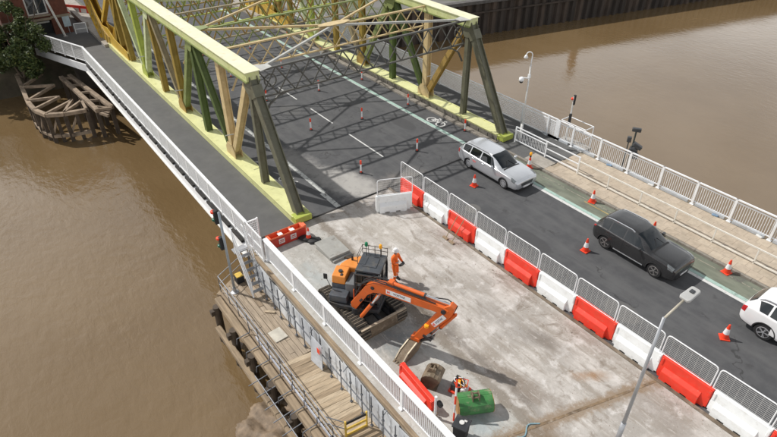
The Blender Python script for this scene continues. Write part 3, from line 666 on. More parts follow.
for k in range(12):
    red = k % 2 == 0
    lab = '%s water-filled barrier, %s in the row from the bridge end' % ('red' if red else 'white', ORD[k])
    place('water_filled_barrier', bred if red else bwhite, lab, 'barrier', (2.0*k, .12+random.uniform(-.012, .012), 0), random.uniform(-.006, .006), GB, .03)
    f = thing('fence_panel', 'mesh fence panel on the %s barrier from the bridge end of the row' % ORD[k], 'fence panel', (2.0*k+.02-.12, .12, .985), GF)
    f.rotation_euler = (R(random.uniform(-1.5, 1.5)), R(random.uniform(-.4, .4)), 0)
    lpart(FRM, 'frame', None, f); o = lpart(MSH, 'mesh', None, f); o['kind'] = 'stuff'
a = math.atan2(1.87, .85)
place('water_filled_barrier', bwhite, 'single white barrier set across the end of the works by the expansion joint', 'barrier', (.72, -2.22, .006), a, GB, .03)
f = thing('fence_panel', 'mesh fence panel on the single white barrier across the end of the works', 'fence panel', (.76, -2.12, .99), GF); f.rotation_euler = (0, 0, a)
lpart(FRM, 'frame', None, f); o = lpart(MSH, 'mesh', None, f); o['kind'] = 'stuff'

def make_cone(name, label, cat, at, h=.75, group=None, lamp=False, base=None, rz=0):
    t = thing(name, label, cat, at, group); t.rotation_euler = (0, 0, rz)
    s = h/.75
    lpart(MB().box((0, 0, .025*s), (.38*s, .38*s, .05*s)), 'base', base or conered, t, bevel=.012)
    lpart(MB().lathe([(.155*s, .05*s), (.118*s, .27*s)], 18), 'lower_cone', conered, t, smooth=False)
    lpart(MB().lathe([(.122*s, .268*s), (.078*s, .53*s)], 18), 'sleeve', conewhite, t)
    lpart(MB().lathe([(.074*s, .528*s), (.036*s, .745*s), (.03*s, .75*s)], 18), 'tip', conered, t)
    if lamp:
        l = lpart(MB().lathe([(.05, .74), (.06, .80), (.06, .86)], 12), 'lamp_body', black, t)
        lpart(MB().lathe([(.02, -.075), (.10, -.06), (.125, 0), (.10, .06), (.02, .075)], 14, (0, 0, .95), 'Y'), 'lamp_lens', amber, t, rz=.6)
    return t
GC = 'cones along the open lane'
for (x, y, lab, lamp) in [(1.97, 3.85, 'traffic cone beside the silver estate car on the barrier side', 0), (2.45, 7.95, 'traffic cone with amber lamp on top beside the silver estate car', 1),
                          (7.08, 7.92, 'traffic cone in the green cycle lane between the two leading cars', 0), (10.75, 7.95, 'traffic cone half hidden behind the black car by the kerb', 0),
                          (14.58, 8.0, 'traffic cone in the cycle lane between black car and white car', 0), (9.6, 4.05, 'traffic cone behind the black car near the white fence panels', 0),
                          (16.63, 3.92, 'traffic cone beside the rear wheel of the white car', 0)]:
    make_cone('traffic_cone', lab, 'cone', (x, y, .005), group=GC, lamp=lamp, rz=random.uniform(0, 1.5))
make_cone('traffic_cone', 'small traffic cone on black sacks beside the orange barrier', 'cone', (.72, -6.35, .14), h=.62, base=black)
def sack(at, rz, s, lab):
    mb = MB().lathe([(.02, -.35), (.13, -.28), (.17, 0), (.13, .28), (.02, .35)], 10, axis='X')
    o = part(mb, 'sandbag', black, None, at, True); o.scale = (s, s*1.5, s*.55); o.rotation_euler = (0, 0, rz); tag(o, lab, 'sandbag')
sack((.55, -6.5, .09), .5, 1., 'black sandbag against the small cone, nearest the orange barrier')
sack((1.0, -6.2, .09), 1.2, 1., 'black sandbag against the small cone, nearest the steel plates')
# flexible marker posts
def make_post(lab, at):
    t = thing('marker_post', lab, 'post', at, 'red and white marker posts on the bridge')
    lpart(MB().lathe([(.13, 0), (.12, .03), (.06, .05)], 14), 'base', black, t)
    lpart(MB().lathe([(.055, .05), (.055, .16)], 12), 'lower_band', conered, t)
    lpart(MB().lathe([(.052, .16), (.052, .60)], 12), 'sleeve', conewhite, t)
    lpart(MB().lathe([(.056, .60), (.058, .82), (.035, .85)], 12), 'cap', conered, t)
for row, lab, pts in ((0, 'in the row nearest the near truss', [(-3.12, -.53), (-9.81, -.03), (-15.9, -.23), (-21.9, -.39), (-28, -.3)]),
                      (1, 'in the row beside the far lane', [(-3.24, 3.86), (-9.15, 3.70), (-15.2, 3.85), (-21.2, 3.85), (-27.2, 3.85)]),
                      (2, 'in the row by the far kerb', [(-3.47, 8.18), (-9.07, 7.74), (-15.04, 7.76), (-21.5, 7.88), (-27.5, 7.85)])):
    for k, (x, y) in enumerate(pts): make_post('marker post, %s from the near bridge end %s' % (ORD[k], lab), (x, y, .004))
# litter on the road seen through the mesh: blue rag, dark bags
tag(part(MB().lathe([(.03, -.2), (.2, -.1), (.24, .05), (.1, .2)], 9), 'rag', mat('blue_cloth', (.05, .14, .30), .9, var=.3), None, (18.35, .62, .2), True), 'crumpled blue rag on the asphalt behind the mesh panels', 'rag')
# two long-handled brooms leaning on the white barrier
for k, (x, lab) in enumerate(((4.75, 'long-handled broom leaning on a white barrier, nearer the bridge'), (5.2, 'long-handled shovel leaning on a white barrier, farther from the bridge'))):
    t = thing('broom' if k == 0 else 'shovel', lab, 'tool', (x, -.75, .01))
    part(MB().tube((x, -.75, .05), (x+.12, -.17, 1.22), .02, 6), 'handle', T_greytan, t)
    part(MB().box((x, -.78, .05), (.34, .14, .08)), 'head', timber, t, bevel=.01)
# lamp column in the foreground
lc = thing('street_lamp', 'tall grey lamp column in the foreground of the works', 'street lamp', (16.93, -3.80, 0))
part(MB().tube((16.93, -3.80, 0), (16.93, -3.80, 1.2), .085, 14).tube((16.93, -3.80, 1.2), (16.92, -3.80, 6.02), .062, 14, .045), 'column', galv, lc, smooth=True)
part(MB().tube((16.92, -3.80, 5.98), (16.95, -2.95, 6.25), .035, 10), 'arm', mat('tan_arm', (.45, .41, .33), .5, var=.1), lc, smooth=True)
hd = part(MB().prism([(-.30, -.13), (-.22, -.17), (.26, -.15), (.30, -.10), (.30, .10), (.26, .15), (-.22, .17), (-.30, .13)], (16.96, -2.68, 6.27), (.05, 1, .16), (1, -.05, 0), (0, -.015, .10)), 'lamp_head', mat('lamp_head_grey', (.42, .42, .41), .5, var=.1), lc, bevel=.03)
part(MB().box((16.96, -2.62, 6.40), (.12, .14, .05)), 'photocell', darkgrey, hd, bevel=.01)
# cctv post
cc = thing('cctv_mast', 'slim white camera mast with dome camera and swan-neck lamp by the barred rail', 'camera mast', (-.15, 9.95, .12))
cx0, cy0 = -.15, 9.95
part(MB().tube((cx0, cy0, .12), (cx0, cy0, 1.3), .09, 12).tube((cx0, cy0, 1.3), (cx0, cy0, 5.2), .05, 10), 'column', white_old, cc, smooth=True)
pts = [(cx0, cy0, 5.2), (cx0+.02, cy0, 5.75)]+[(cx0-.12+.14*math.cos(t), cy0-.10+.14*math.cos(t)*.8, 5.78+.20*math.sin(t)) for t in np.linspace(0, math.pi, 8)]
part(MB().path(pts, .03, 8), 'swan_neck', white, cc, smooth=True)
part(MB().lathe([(.03, .12), (.08, .06), (.13, -.06), (.10, -.10)], 14, (cx0-.27, cy0-.22, 5.68)), 'lamp_shade', white, cc, smooth=True)
part(MB().tube((cx0, cy0, 4.35), (cx0-.30, cy0-.25, 4.38), .03, 8).box((cx0, cy0, 4.5), (.14, .14, .22)), 'bracket', white, cc)
dm = part(MB().lathe([(.06, .16), (.15, .10), (.16, -.06), (.12, -.10)], 14, (cx0-.33, cy0-.28, 4.25)), 'camera_housing', white, cc, smooth=True)
part(MB().lathe([(.12, .0), (.10, -.09), (.03, -.14)], 14, (cx0-.33, cy0-.28, 4.15)), 'dome', black, dm, smooth=True)
# river signals beyond the far parapet
sg = thing('river_signal', 'slim signal mast with red lamp behind the far parapet', 'signal', (1.35, 12.75, -1.2))
part(MB().tube((1.35, 12.75, -4.9), (1.35, 12.75, 3.0), .05, 10), 'column', white_old, sg)
part(MB().box((1.38, 12.78, 2.75), (.14, .14, .65)), 'signal_head', black, sg, bevel=.02)
part(MB().lathe([(.02, -.05), (.09, 0), (.10, .06)], 10, (1.27, 12.68, 2.8), 'Y'), 'red_lens', conered, sg, smooth=True)
part(MB().box((1.38, 12.70, 1.45), (.14, .14, .75)), 'signal_box', black, sg, bevel=.02)
part(MB().path([(1.0, 12.4, 1.35), (2.9, 12.4, 1.35), (2.9, 13.2, 1.35), (1.0, 13.2, 1.35), (1.0, 12.4, 1.35)], .03, 6).path([(1.0, 13.2, .7), (2.9, 13.2, .7), (2.9, 12.4, .7)], .025, 6).path([(1.0, 13.2, 0), (1.0, 13.2, 1.35)], .03).path([(2.9, 13.2, 0), (2.9, 13.2, 1.35)], .03), 'guard', white, sg)
part(MB().span((.9, 12.32, -.25), (3.0, 13.3, -.1)), 'platform', conc, sg)
s2 = thing('floodlight_mast', 'cluster of dark floodlights on a short post behind the far parapet', 'floodlight', (6.2, 12.5, -.5))
dkg = mat('dark_green_grey', (.045, .055, .05), .5, var=.3)
part(MB().tube((6.05, 12.55, -.6), (6.05, 12.55, 2.55), .05, 8).tube((5.78, 12.5, -.6), (5.78, 12.5, 1.85), .035, 8), 'column', dkg, s2)
part(MB().span((5.0, 12.31, -.35), (7.2, 13.0, -.2)), 'platform', conc, s2)
for (p, q, lab) in (((6.05, 12.55, 2.6), (.50, .22, .22), 0), ((5.78, 12.5, 1.9), (.24, .22, .34), 0), ((6.32, 12.6, 1.65), (.55, .30, .24), .5), ((6.18, 12.5, 1.30), (.45, .4, .40), .2), ((6.42, 12.45, 1.1), (.3, .3, .35), .1)):
    part(MB().box(p, q, .45, rot=Matrix.Rotation(.55, 3, 'Z')@Matrix.Rotation(lab, 3, 'Y')), 'floodlight', darkgrey, s2, bevel=.04)
# ================================================================== CARS
def pchip(xk, yk):
    xk, yk = np.array(xk, float), np.array(yk, float); h = np.diff(xk); dl = np.diff(yk)/h; d = np.zeros(len(xk))
    for i in range(1, len(xk)-1):
        if dl[i-1]*dl[i] > 0:
            w1, w2 = 2*h[i]+h[i-1], h[i]+2*h[i-1]; d[i] = (w1+w2)/(w1/dl[i-1]+w2/dl[i])
    d[0], d[-1] = dl[0], dl[-1]
    def f(x):
        i = min(max(int(np.searchsorted(xk, x))-1, 0), len(h)-1); t = (x-xk[i])/h[i]
        return ((1+2*t)*(1-t)**2*yk[i]+t*(1-t)**2*h[i]*d[i]+t*t*(3-2*t)*yk[i+1]+t*t*(t-1)*h[i]*d[i+1])
    return f
class Car:
    def __init__(s, stations, crown=.035, tumble=.055):
        xs = [q[0] for q in stations]; s.L = xs[-1]; s.x0 = xs[0]
        s.zb, s.wb, s.zbelt, s.zt, s.wt = [pchip(xs, [q[i] for q in stations]) for i in range(1, 6)]
        s.crown, s.tumble = crown, tumble
    def pts(s, x):
        zb, wb, zbelt, zt, wt = s.zb(x), s.wb(x), s.zbelt(x), s.zt(x), s.wt(x); dr = min(.07, max(.004, (zt-zbelt)*.3))
        wt = min(wt, wb-.06); wg = wb-s.tumble
        return [(0, zt+s.crown), (wt*.5, zt+s.crown*.8), (wt*.86, zt+s.crown*.15), (wt, zt-dr), (wg, zbelt+min(.03, (zt-zbelt)*.3)), (wb-.018, zbelt-.01), (wb, zbelt-(zbelt-zb)*.35), (wb-.006, zb+.20), (wb-.05, zb+.03), (wb-.16, zb), (0, zb)]
    def S(s, x, q):
        sg = 1 if q >= 0 else -1; q = abs(q); P = s.pts(x); i = min(int(q), len(P)-2); t = q-i
        # light rounding of the polyline (Catmull-Rom with reduced tension)
        p0, p1, p2, p3 = [np.array(P[max(0, min(len(P)-1, j))]) for j in (i-1, i, i+1, i+2)]
        if i == 0: p0 = np.array((-p2[0], p2[1]))
        k = .30
        m1, m2 = (p2-p0)*k, (p3-p1)*k
        if np.linalg.norm(m1) > np.linalg.norm(p2-p1): m1 *= np.linalg.norm(p2-p1)/np.linalg.norm(m1)
        if np.linalg.norm(m2) > np.linalg.norm(p2-p1): m2 *= np.linalg.norm(p2-p1)/np.linalg.norm(m2)
        y, z = (2*t**3-3*t*t+1)*p1+(t**3-2*t*t+t)*m1+(-2*t**3+3*t*t)*p2+(t**3-t*t)*m2
        return Vector((x, sg*y, z))
    def N(s, x, q):
        e = .02; x1, x2 = max(s.x0, x-e), min(s.L, x+e)
        n = (s.S(x2, q)-s.S(x1, q)).cross(s.S(x, q+.03)-s.S(x, q-.03)).normalized()
        c = Vector((x, 0, .7)); return n if n.dot(s.S(x, q)-c) > 0 else -n
    def body(s, nx=72, sub=3):
        qs = [i/sub for i in range(10*sub+1)]; ring = [q for q in qs]+[-q for q in qs[-2:0:-1]]
        mb = MB(); xs = np.linspace(s.x0, s.L, nx)
        xs = np.sort(np.concatenate([xs, s.x0+np.array([.015, .03, .05]), s.L-np.array([.015, .03, .05])]))
        vs = [s.S(x, q) for x in xs for q in ring]; n = len(ring)
        fs = [(j*n+k, j*n+(k+1) % n, (j+1)*n+(k+1) % n, (j+1)*n+k) for j in range(len(xs)-1) for k in range(n)]
        fs += [tuple(range(n-1, -1, -1)), tuple(range((len(xs)-1)*n, len(xs)*n))]
        return mb.add(vs, fs)
    def patch(s, xa, xb, qa, qb, off=.006, nx=10, nq=6, xfun=None, thick=None):
        """patch of the skin between x and q limits, lifted off by off; xa, xb may be functions of q (0..1 across)"""
        mb = MB(); vs = []
        fa = xa if callable(xa) else (lambda t: xa); fb = xb if callable(xb) else (lambda t: xb)
        for j in range(nq+1):
            t = j/nq; q = qa+(qb-qa)*t
            for i in range(nx+1):
                x = fa(t)+(fb(t)-fa(t))*i/nx; vs.append(s.S(x, q)+s.N(x, q)*off)
        m = nx+1
        return mb.add(vs, [(j*m+i, j*m+i+1, (j+1)*m+i+1, (j+1)*m+i) for j in range(nq) for i in range(nx)])
def wheel(root, at, side, r, tw, rimcol, spokes, style=0):
    w = bpy.data.objects.new('wheel', MB().lathe([(r*.62, -tw/2), (r*.92, -tw/2), (r, -tw/2+.03), (r, tw/2-.03), (r*.92, tw/2), (r*.62, tw/2)], 28, axis='Y').mesh('tyre', black, False)); COL.objects.link(w)
    w.parent = root; w.location = at
    o = side*tw/2
    rim = MB().lathe([(r*.66, -.02), (r*.68, .012), (r*.62, .02), (r*.60, -.03)], 28, (0, o*.96, 0), 'Y')
    if side < 0: rim = MB().lathe([(r*.66, .02), (r*.68, -.012), (r*.62, -.02), (r*.60, .03)], 28, (0, o*.96, 0), 'Y')
    rim.lathe([(r*.16, o*.9-.02), (r*.14, o*.9+side*.025)], 12, (0, 0, 0), 'Y')
    for k in range(spokes):
        a = 2*math.pi*k/spokes
        for da in ((-.14, .14) if style else (0,)):
            rim.bar((r*.10*math.cos(a), o*.90, r*.10*math.sin(a)), (r*.63*math.cos(a+da), o*.93, r*.63*math.sin(a+da)), .03 if style else .06, .025, (0, 1, 0))
    lpart(rim, 'rim', rimcol, w); lpart(MB().lathe([(r*.61, o*.55), (r*.60, o*.56)], 24, axis='Y'), 'brake_disc', darkgrey, w)
    return w
def build_car(name, label, at, car, paint, trim, axles, r, track, spec, rz=0.):
    t = thing(name, label, 'car', at); t.rotation_euler = (0, 0, rz)
    me = car.body().mesh('body', [paint, black], True)
    tmp = bpy.data.objects.new('tmp', me); COL.objects.link(tmp)
    for ax in axles:
        for s in (-1, 1):
            for attempt in range(6):      # one arch at a time; retry with a slightly different cutter if the cut fails
                e = attempt*.0021; n0 = len(tmp.data.polygons)
                cme = MB().tube((ax+e, s*(track-.16+e), r), (ax+e, s*(track+.5), r+e), r*1.13+e*.5, 32+attempt).mesh('cut', black)
                cob = bpy.data.objects.new('cut', cme); COL.objects.link(cob)
                bo = tmp.modifiers.new('b', 'BOOLEAN'); bo.operation = 'DIFFERENCE'; bo.object = cob; bo.solver = 'EXACT'
                nm = bpy.data.meshes.new_from_object(tmp.evaluated_get(bpy.context.evaluated_depsgraph_get()))
                tmp.modifiers.remove(bo); bpy.data.objects.remove(cob)
                cut_in = any((v.co.x-ax)**2+(v.co.z-r)**2 < (r*.6)**2 and abs(abs(v.co.y)-(track-.16)) < .02 and v.co.y*s > 0 for v in nm.vertices) or any((p.center.x-ax)**2+(p.center.z-r)**2 < (r*.3)**2 and abs(abs(p.center.y)-(track-.16)) < .03 and p.center.y*s > 0 for p in nm.polygons)
                if cut_in and len(nm.polygons) > 100 and max(abs(v.co.y) for v in nm.vertices) < track+.1: tmp.data = nm; break
    nm = tmp.data
    bpy.data.objects.remove(tmp)
    nm.materials.clear(); nm.materials.append(paint); nm.materials.append(black)
    for p in nm.polygons:
        c = p.center; p.material_index = 0; p.use_smooth = True
        for ax in axles:
            if (c.x-ax)**2+(c.z-r)**2 < (r*1.128)**2 and abs(c.y) > track-.2: p.material_index = 1; p.use_smooth = False
        if c.z < car.zb(min(max(c.x, 0), car.L))+.07: p.material_index = 1
    lpart(nm, 'body', None, t)
    # wheel-arch lips
    for ax in axles:
        for s in (-1, 1):
            lpart(None or arch_lip(car, ax, r, s, spec.get('lip', .03)), 'arch_trim', trim, t)
            wheel(t, (ax, s*(track-.115), r), s, r, .215, spec['rim'], spec['spokes'], spec.get('style', 0))
    def wins(x0, x1, lean0, lean1, nm_='side_window'):
        for s in (-1, 1):
            lpart(car.patch(lambda q: x0+lean0*(q), lambda q: x1+lean1*(q), s*3.12, s*3.93, .007, 10, 4), nm_, glass_car, t, smooth=True)
    for w in spec['windows']: wins(*w)
    a, b, c_, d = spec['screen']
    lpart(car.patch(lambda q: a-abs(q-.5)*c_, lambda q: b-abs(q-.5)*d, -2.75, 2.75, .007, 14, 14), 'windscreen', glass_car, t, smooth=True)
    a, b, c_, d = spec['rear']
    lpart(car.patch(lambda q: a+abs(q-.5)*c_, lambda q: b+abs(q-.5)*d, -2.6, 2.6, .007, 8, 14), 'rear_window', glass_car, t, smooth=True)
    for (x0, x1) in spec['doors']:
        for s in (-1, 1):
            dr = lpart(car.patch(x0, x1, s*4.06, s*7.2, .005, 14, 12), 'door', paint, t, smooth=True)
            h = MB(); p = car.S(x0+.16, s*5.4); h.bar(p+Vector((-.02, s*.02, 0)), p+Vector((.17, s*.02, 0)), .02, .03); lpart(h, 'handle', spec.get('handle', paint), dr, bevel=.006)
    for s in (-1, 1):
        x = spec['mirror']; p = car.S(x, s*4.05)
        mr = lpart(MB().box(p+Vector((.02, s*.13, .06)), (.12, .20, .13)).box(p+Vector((.03, s*.03, .01)), (.06, .12, .04)), 'mirror', spec.get('mirrorm', paint), t, bevel=.03)
        lpart(car.patch(lambda q: spec['hl'][0]+spec['hl'][2]*q, spec['hl'][1], s*3.4, s*5.5, .006, 8, 6), 'headlight', mat('headlight_glass', (.16, .175, .18), .15, .2, var=.5, scale=14, coat=1), t, smooth=True)
        lpart(car.patch(spec['tl'][0], lambda q: spec['tl'][1]+spec['tl'][2]*q, s*spec['tl'][3], s*spec['tl'][4], .007, 6, 6), 'tail_light', mat('tail_red', (.42, .01, .012), .15, var=.2, coat=1), t, smooth=True)
    L = car.L
    gz, gw, gh = spec['grille']
    lpart(MB().prism([(-gw, gh/2), (gw, gh/2), (gw*.82, -gh/2), (-gw*.82, -gh/2)], (L-.02, 0, gz), (0, 1, 0), (0, 0, 1), (.03, 0, 0)), 'grille', darkgrey, t)
    lpart(MB().box((L+.012, 0, gz-.17), (.012, .52, .11)), 'number_plate', conewhite, t)
    lpart(MB().prism([(-.62, .06), (.62, .06), (.5, -.08), (-.5, -.08)], (L-.06, 0, gz-.30), (0, 1, 0), (0, 0, 1), (.05, 0, 0)), 'air_intake', black, t)
    lpart(MB().box((-.006, 0, .62), (.012, .52, .11)), 'number_plate', mat('yellow_plate', (.7, .5, .05), .5, var=.05), t)
    if spec.get('rails'):
        x0, x1 = spec['rails']
        for s in (-1, 1):
            mb = MB(); pts = [car.S(x0+(x1-x0)*k/10, s*2.72)+Vector((0, 0, .035 if 0 < k < 10 else -.01)) for k in range(11)]
            for p0, p1 in zip(pts[:-1], pts[1:]): mb.bar(p0, p1, .05, .04)
            lpart(mb, 'roof_rail', spec.get('railm', galv), t)
    if spec.get('beltline'):
        for s in (-1, 1):
            x0, x1 = spec['beltline']; mb = MB(); pts = [car.S(x0+(x1-x0)*k/14, s*4.02)+Vector((0, s*.008, 0)) for k in range(15)]
            for p0, p1 in zip(pts[:-1], pts[1:]): mb.bar(p0, p1, .014, .022)
            lpart(mb, 'window_trim', chrome, t)
    if spec.get('sill'):
        for s in (-1, 1):
            x0, x1 = spec['sill']; mb = MB(); p0, p1 = car.S(x0, s*7.6)+Vector((0, s*.012, 0)), car.S(x1, s*7.6)+Vector((0, s*.012, 0)); mb.bar(p0, p1, .03, .05); lpart(mb, 'sill_trim', spec['sillm'], t, bevel=.01)
    # shut lines round bonnet: dark gap strip
    cb = spec['bonnet']
    lpart(car.patch(cb[0], cb[1], -2.72, 2.72, .006, 12, 12), 'bonnet', paint, t, smooth=True)
    lpart(car.patch(cb[0]-.10, cb[0]-.012, -2.6, 2.6, .005, 2, 12), 'scuttle', black, t, smooth=True)
    for s in (-1, 1):
        p = car.S(cb[0]+.0, s*.9); q = car.S(cb[0]-.42, s*.25)
        lpart(MB().bar(p+Vector((-.08, 0, .02)), q+Vector((0, 0, .025)), .02, .015), 'wiper', black, t)
    return t
def arch_lip(car, ax, r, s, w):
    mb = MB(); n = 20; vs = []
    for rr in (r*1.12, r*1.12+w):
        for k in range(n+1):
            a = math.pi*(-.08+1.16*k/n); x, z = ax+rr*math.cos(a), r+rr*math.sin(a); 
            x = min(max(x, car.x0+.02), car.L-.02)
            best = min((abs(car.S(x, q/10)[2]-z), q/10) for q in range(45, 86, 2))[1]
            y = car.S(x, best)[1]+.008; vs.append((x, s*y, z))
    return mb.add(vs, [(k, k+1, n+2+k, n+1+k) for k in range(n)])
silver = mat('silver_paint', (.60, .62, .645), .26, .5, var=.03, coat=.8)
blackp = mat('black_paint', (.036, .036, .037), .26, .3, var=.1, coat=.9)
whitep = mat('white_car_paint', (.80, .80, .80), .3, var=.02, coat=.8)
rim_silver = mat('rim_silver', (.50, .51, .53), .35, .6, var=.1)
rim_two = mat('rim_two_tone', (.32, .31, .30), .35, .6, var=.4, scale=20)
# silver estate
est = Car([(0, .46, .70, .80, .86, .58), (.05, .36, .80, .90, .98, .64), (.28, .26, .885, .955, 1.26, .60), (.55, .21, .91, .975, 1.42, .60), (1.2, .19, .922, .965, 1.475, .61), (2.3, .19, .925, .935, 1.475, .61),
           (2.62, .19, .925, .93, 1.455, .60), (2.85, .19, .925, .925, 1.39, .60), (3.25, .19, .922, .92, 1.17, .62), (3.62, .19, .918, .915, .965, .66), (3.75, .19, .915, .905, .945, .70), (4.2, .20, .905, .87, .915, .69), (4.50, .21, .895, .82, .865, .70), (4.70, .22, .875, .76, .80, .68), (4.82, .25, .84, .70, .73, .64), (4.87, .30, .79, .62, .64, .60)])
build_car('estate_car', 'silver estate car driving off the bridge in the open lane', (.28-1.07, 5.87, .004), est, silver, silver, (1.07, 3.92), .33, .905,
          dict(rim=rim_silver, spokes=10, windows=[(.42, 1.02, .06, -.0), (1.10, 1.86, .0, .0), (1.95, 2.72, .0, .46)], screen=(2.66, 3.60, .18, .20), rear=(.10, .44, .10, .0),
               doors=[(1.18, 2.0), (2.015, 3.1)], mirror=2.98, hl=(4.36, 4.72, .12), tl=(.02, .26, -.05, 4.15, 5.9), grille=(.52, .50, .20), rails=(.5, 2.5), bonnet=(3.68, 4.72), lip=.02))
# black crossover
suv = Car([(0, .50, .72, .86, .92, .56), (.05, .42, .82, .95, 1.02, .62), (.25, .30, .895, 1.03, 1.30, .60), (.48, .26, .91, 1.07, 1.54, .61), (.90, .24, .92, 1.06, 1.61, .62), (1.8, .23, .92, 1.03, 1.62, .63),
           (2.22, .23, .92, 1.02, 1.575, .62), (2.45, .23, .92, 1.02, 1.50, .61), (2.85, .23, .92, 1.01, 1.27, .63), (3.15, .23, .918, 1.01, 1.08, .68), (3.26, .23, .915, 1.01, 1.055, .70), (3.75, .24, .91, .985, 1.035, .70), (4.08, .25, .905, .95, 1.01, .71), (4.28, .27, .885, .90, .95, .69), (4.39, .30, .855, .83, .87, .66), (4.45, .35, .81, .72, .75, .62)])
trimd = mat('black_trim', (.03, .03, .031), .6, var=.2)
build_car('crossover_car', 'black crossover car following the silver one in the open lane', (9.98-.85, 5.83, .004), suv, blackp, trimd, (.85, 3.525), .36, .90,
          dict(rim=rim_two, spokes=5, style=1, windows=[(.42, .86, .10, -.0), (.94, 1.66, .0, .0), (1.74, 2.36, .0, .52)], screen=(2.30, 3.12, .18, .20), rear=(.08, .38, .10, .0),
               doors=[(.98, 1.76), (1.775, 2.78)], mirror=2.62, hl=(3.98, 4.33, .10), tl=(.02, .22, -.03, 4.1, 5.2), grille=(.60, .52, .24), rails=(.45, 2.05), railm=chrome, bonnet=(3.20, 4.30), lip=.05, sill=(1.35, 2.95), sillm=chrome, beltline=(.45, 2.75)))
# white car cut by the right edge of the frame
ws = Car([(0, .50, .74, .90, .96, .56), (.05, .42, .84, 1.02, 1.08, .62), (.22, .32, .91, 1.10, 1.32, .62), (.45, .28, .925, 1.14, 1.56, .62), (.85, .26, .935, 1.14, 1.67, .63), (1.8, .25, .935, 1.10, 1.69, .63),
          (2.3, .25, .935, 1.08, 1.66, .62), (2.6, .25, .93, 1.07, 1.56, .61), (3.05, .25, .93, 1.06, 1.32, .63), (3.42, .25, .925, 1.05, 1.11, .67), (3.55, .25, .92, 1.04, 1.09, .70), (4.1, .26, .91, 1.01, 1.06, .69), (4.42, .28, .895, .97, 1.02, .69), (4.60, .31, .86, .90, .93, .65), (4.70, .38, .81, .78, .80, .60)])
build_car('family_car', 'white high-roofed car cut off by the right edge of the picture', (16.42, 5.95, .004), ws, whitep, trimd, (1.10, 3.80), .37, .92,
          dict(rim=rim_silver, spokes=5, style=1, windows=[(.50, .98, .16, -.0), (1.06, 1.82, .0, .0), (1.9, 2.5, .0, .55)], screen=(2.44, 3.40, .18, .20), rear=(.07, .36, .10, .0),
               doors=[(1.3, 2.0), (2.015, 3.05)], mirror=2.85, hl=(4.15, 4.52, .10), tl=(.015, .24, -.04, 4.1, 5.9), grille=(.62, .46, .20), rails=(.45, 2.1), bonnet=(3.48, 4.50), lip=.05))
# small red and white sign stuck on the silver car's rear door
dec = MB(); 
for k, (dx, dz, w, h) in enumerate([(0, .03, .30, .05), (0, -.04, .22, .035)]):
    x = .30-1.07+1.55+dx; p = est.S(1.55+dx, -5.9)
    dec.box((x-.02, 5.87+p[1]-.012, p[2]+dz), (w, .004, h))
own = [o for o in bpy.data.objects if o.name.startswith('estate_car')][0]
o = part(dec, 'door_sticker', mat('faded_red_print', (.62, .16, .16), .5, var=.3, scale=30), own)
# ================================================================== EXCAVATOR
orange = mat('excavator_orange', (.66, .125, .018), .42, var=.1, scale=2, dirt=[((.30, .13, .06), .55, .75, 3.5, .6)])
orange_l = mat('excavator_hood_orange', (.74, .26, .045), .42, var=.08, dirt=[((.45, .22, .1), .55, .75, 3, .4)])
exdark = mat('excavator_dark', (.028, .030, .034), .5, var=.35, scale=3, dirt=[((.14, .115, .085), .52, .72, 2.5, .6)])
exgrey = mat('excavator_grey', (.075, .085, .10), .42, var=.2, dirt=[((.2, .18, .15), .55, .75, 2.5, .5)])
trackm = mat('muddy_track', (.045, .039, .032), .85, var=.45, scale=4, dirt=[((.15, .125, .095), .5, .65, 5, .7)])
track_edge = mat('cleat_highlight', (.20, .17, .13), .6, .3, var=.4, scale=6)  # paler steel tone stands in for highlights on the cleat ridges
steelm = mat('muddy_steel', (.20, .155, .105), .75, .2, var=.35, scale=3, dirt=[((.09, .065, .045), .5, .7, 2.2, .6), ((.42, .37, .29), .56, .7, 4, .6)])
EC = Vector((6.35, -7.05, .006))
ex = thing('excavator', 'orange tracked excavator with dark cab working beside the white fence', 'excavator', EC)
E0 = EC
def stadium(L, r, n=12):
    pts = []
    for k in range(n+1):
        a = -math.pi/2+math.pi*k/n; pts.append((L/2-r+r*math.cos(a), r+r*math.sin(a)))
    for k in range(n+1):
        a = math.pi/2+math.pi*k/n; pts.append((-(L/2-r)+r*math.cos(a), r+r*math.sin(a)))
    return pts
TL, TR = 3.3, .40
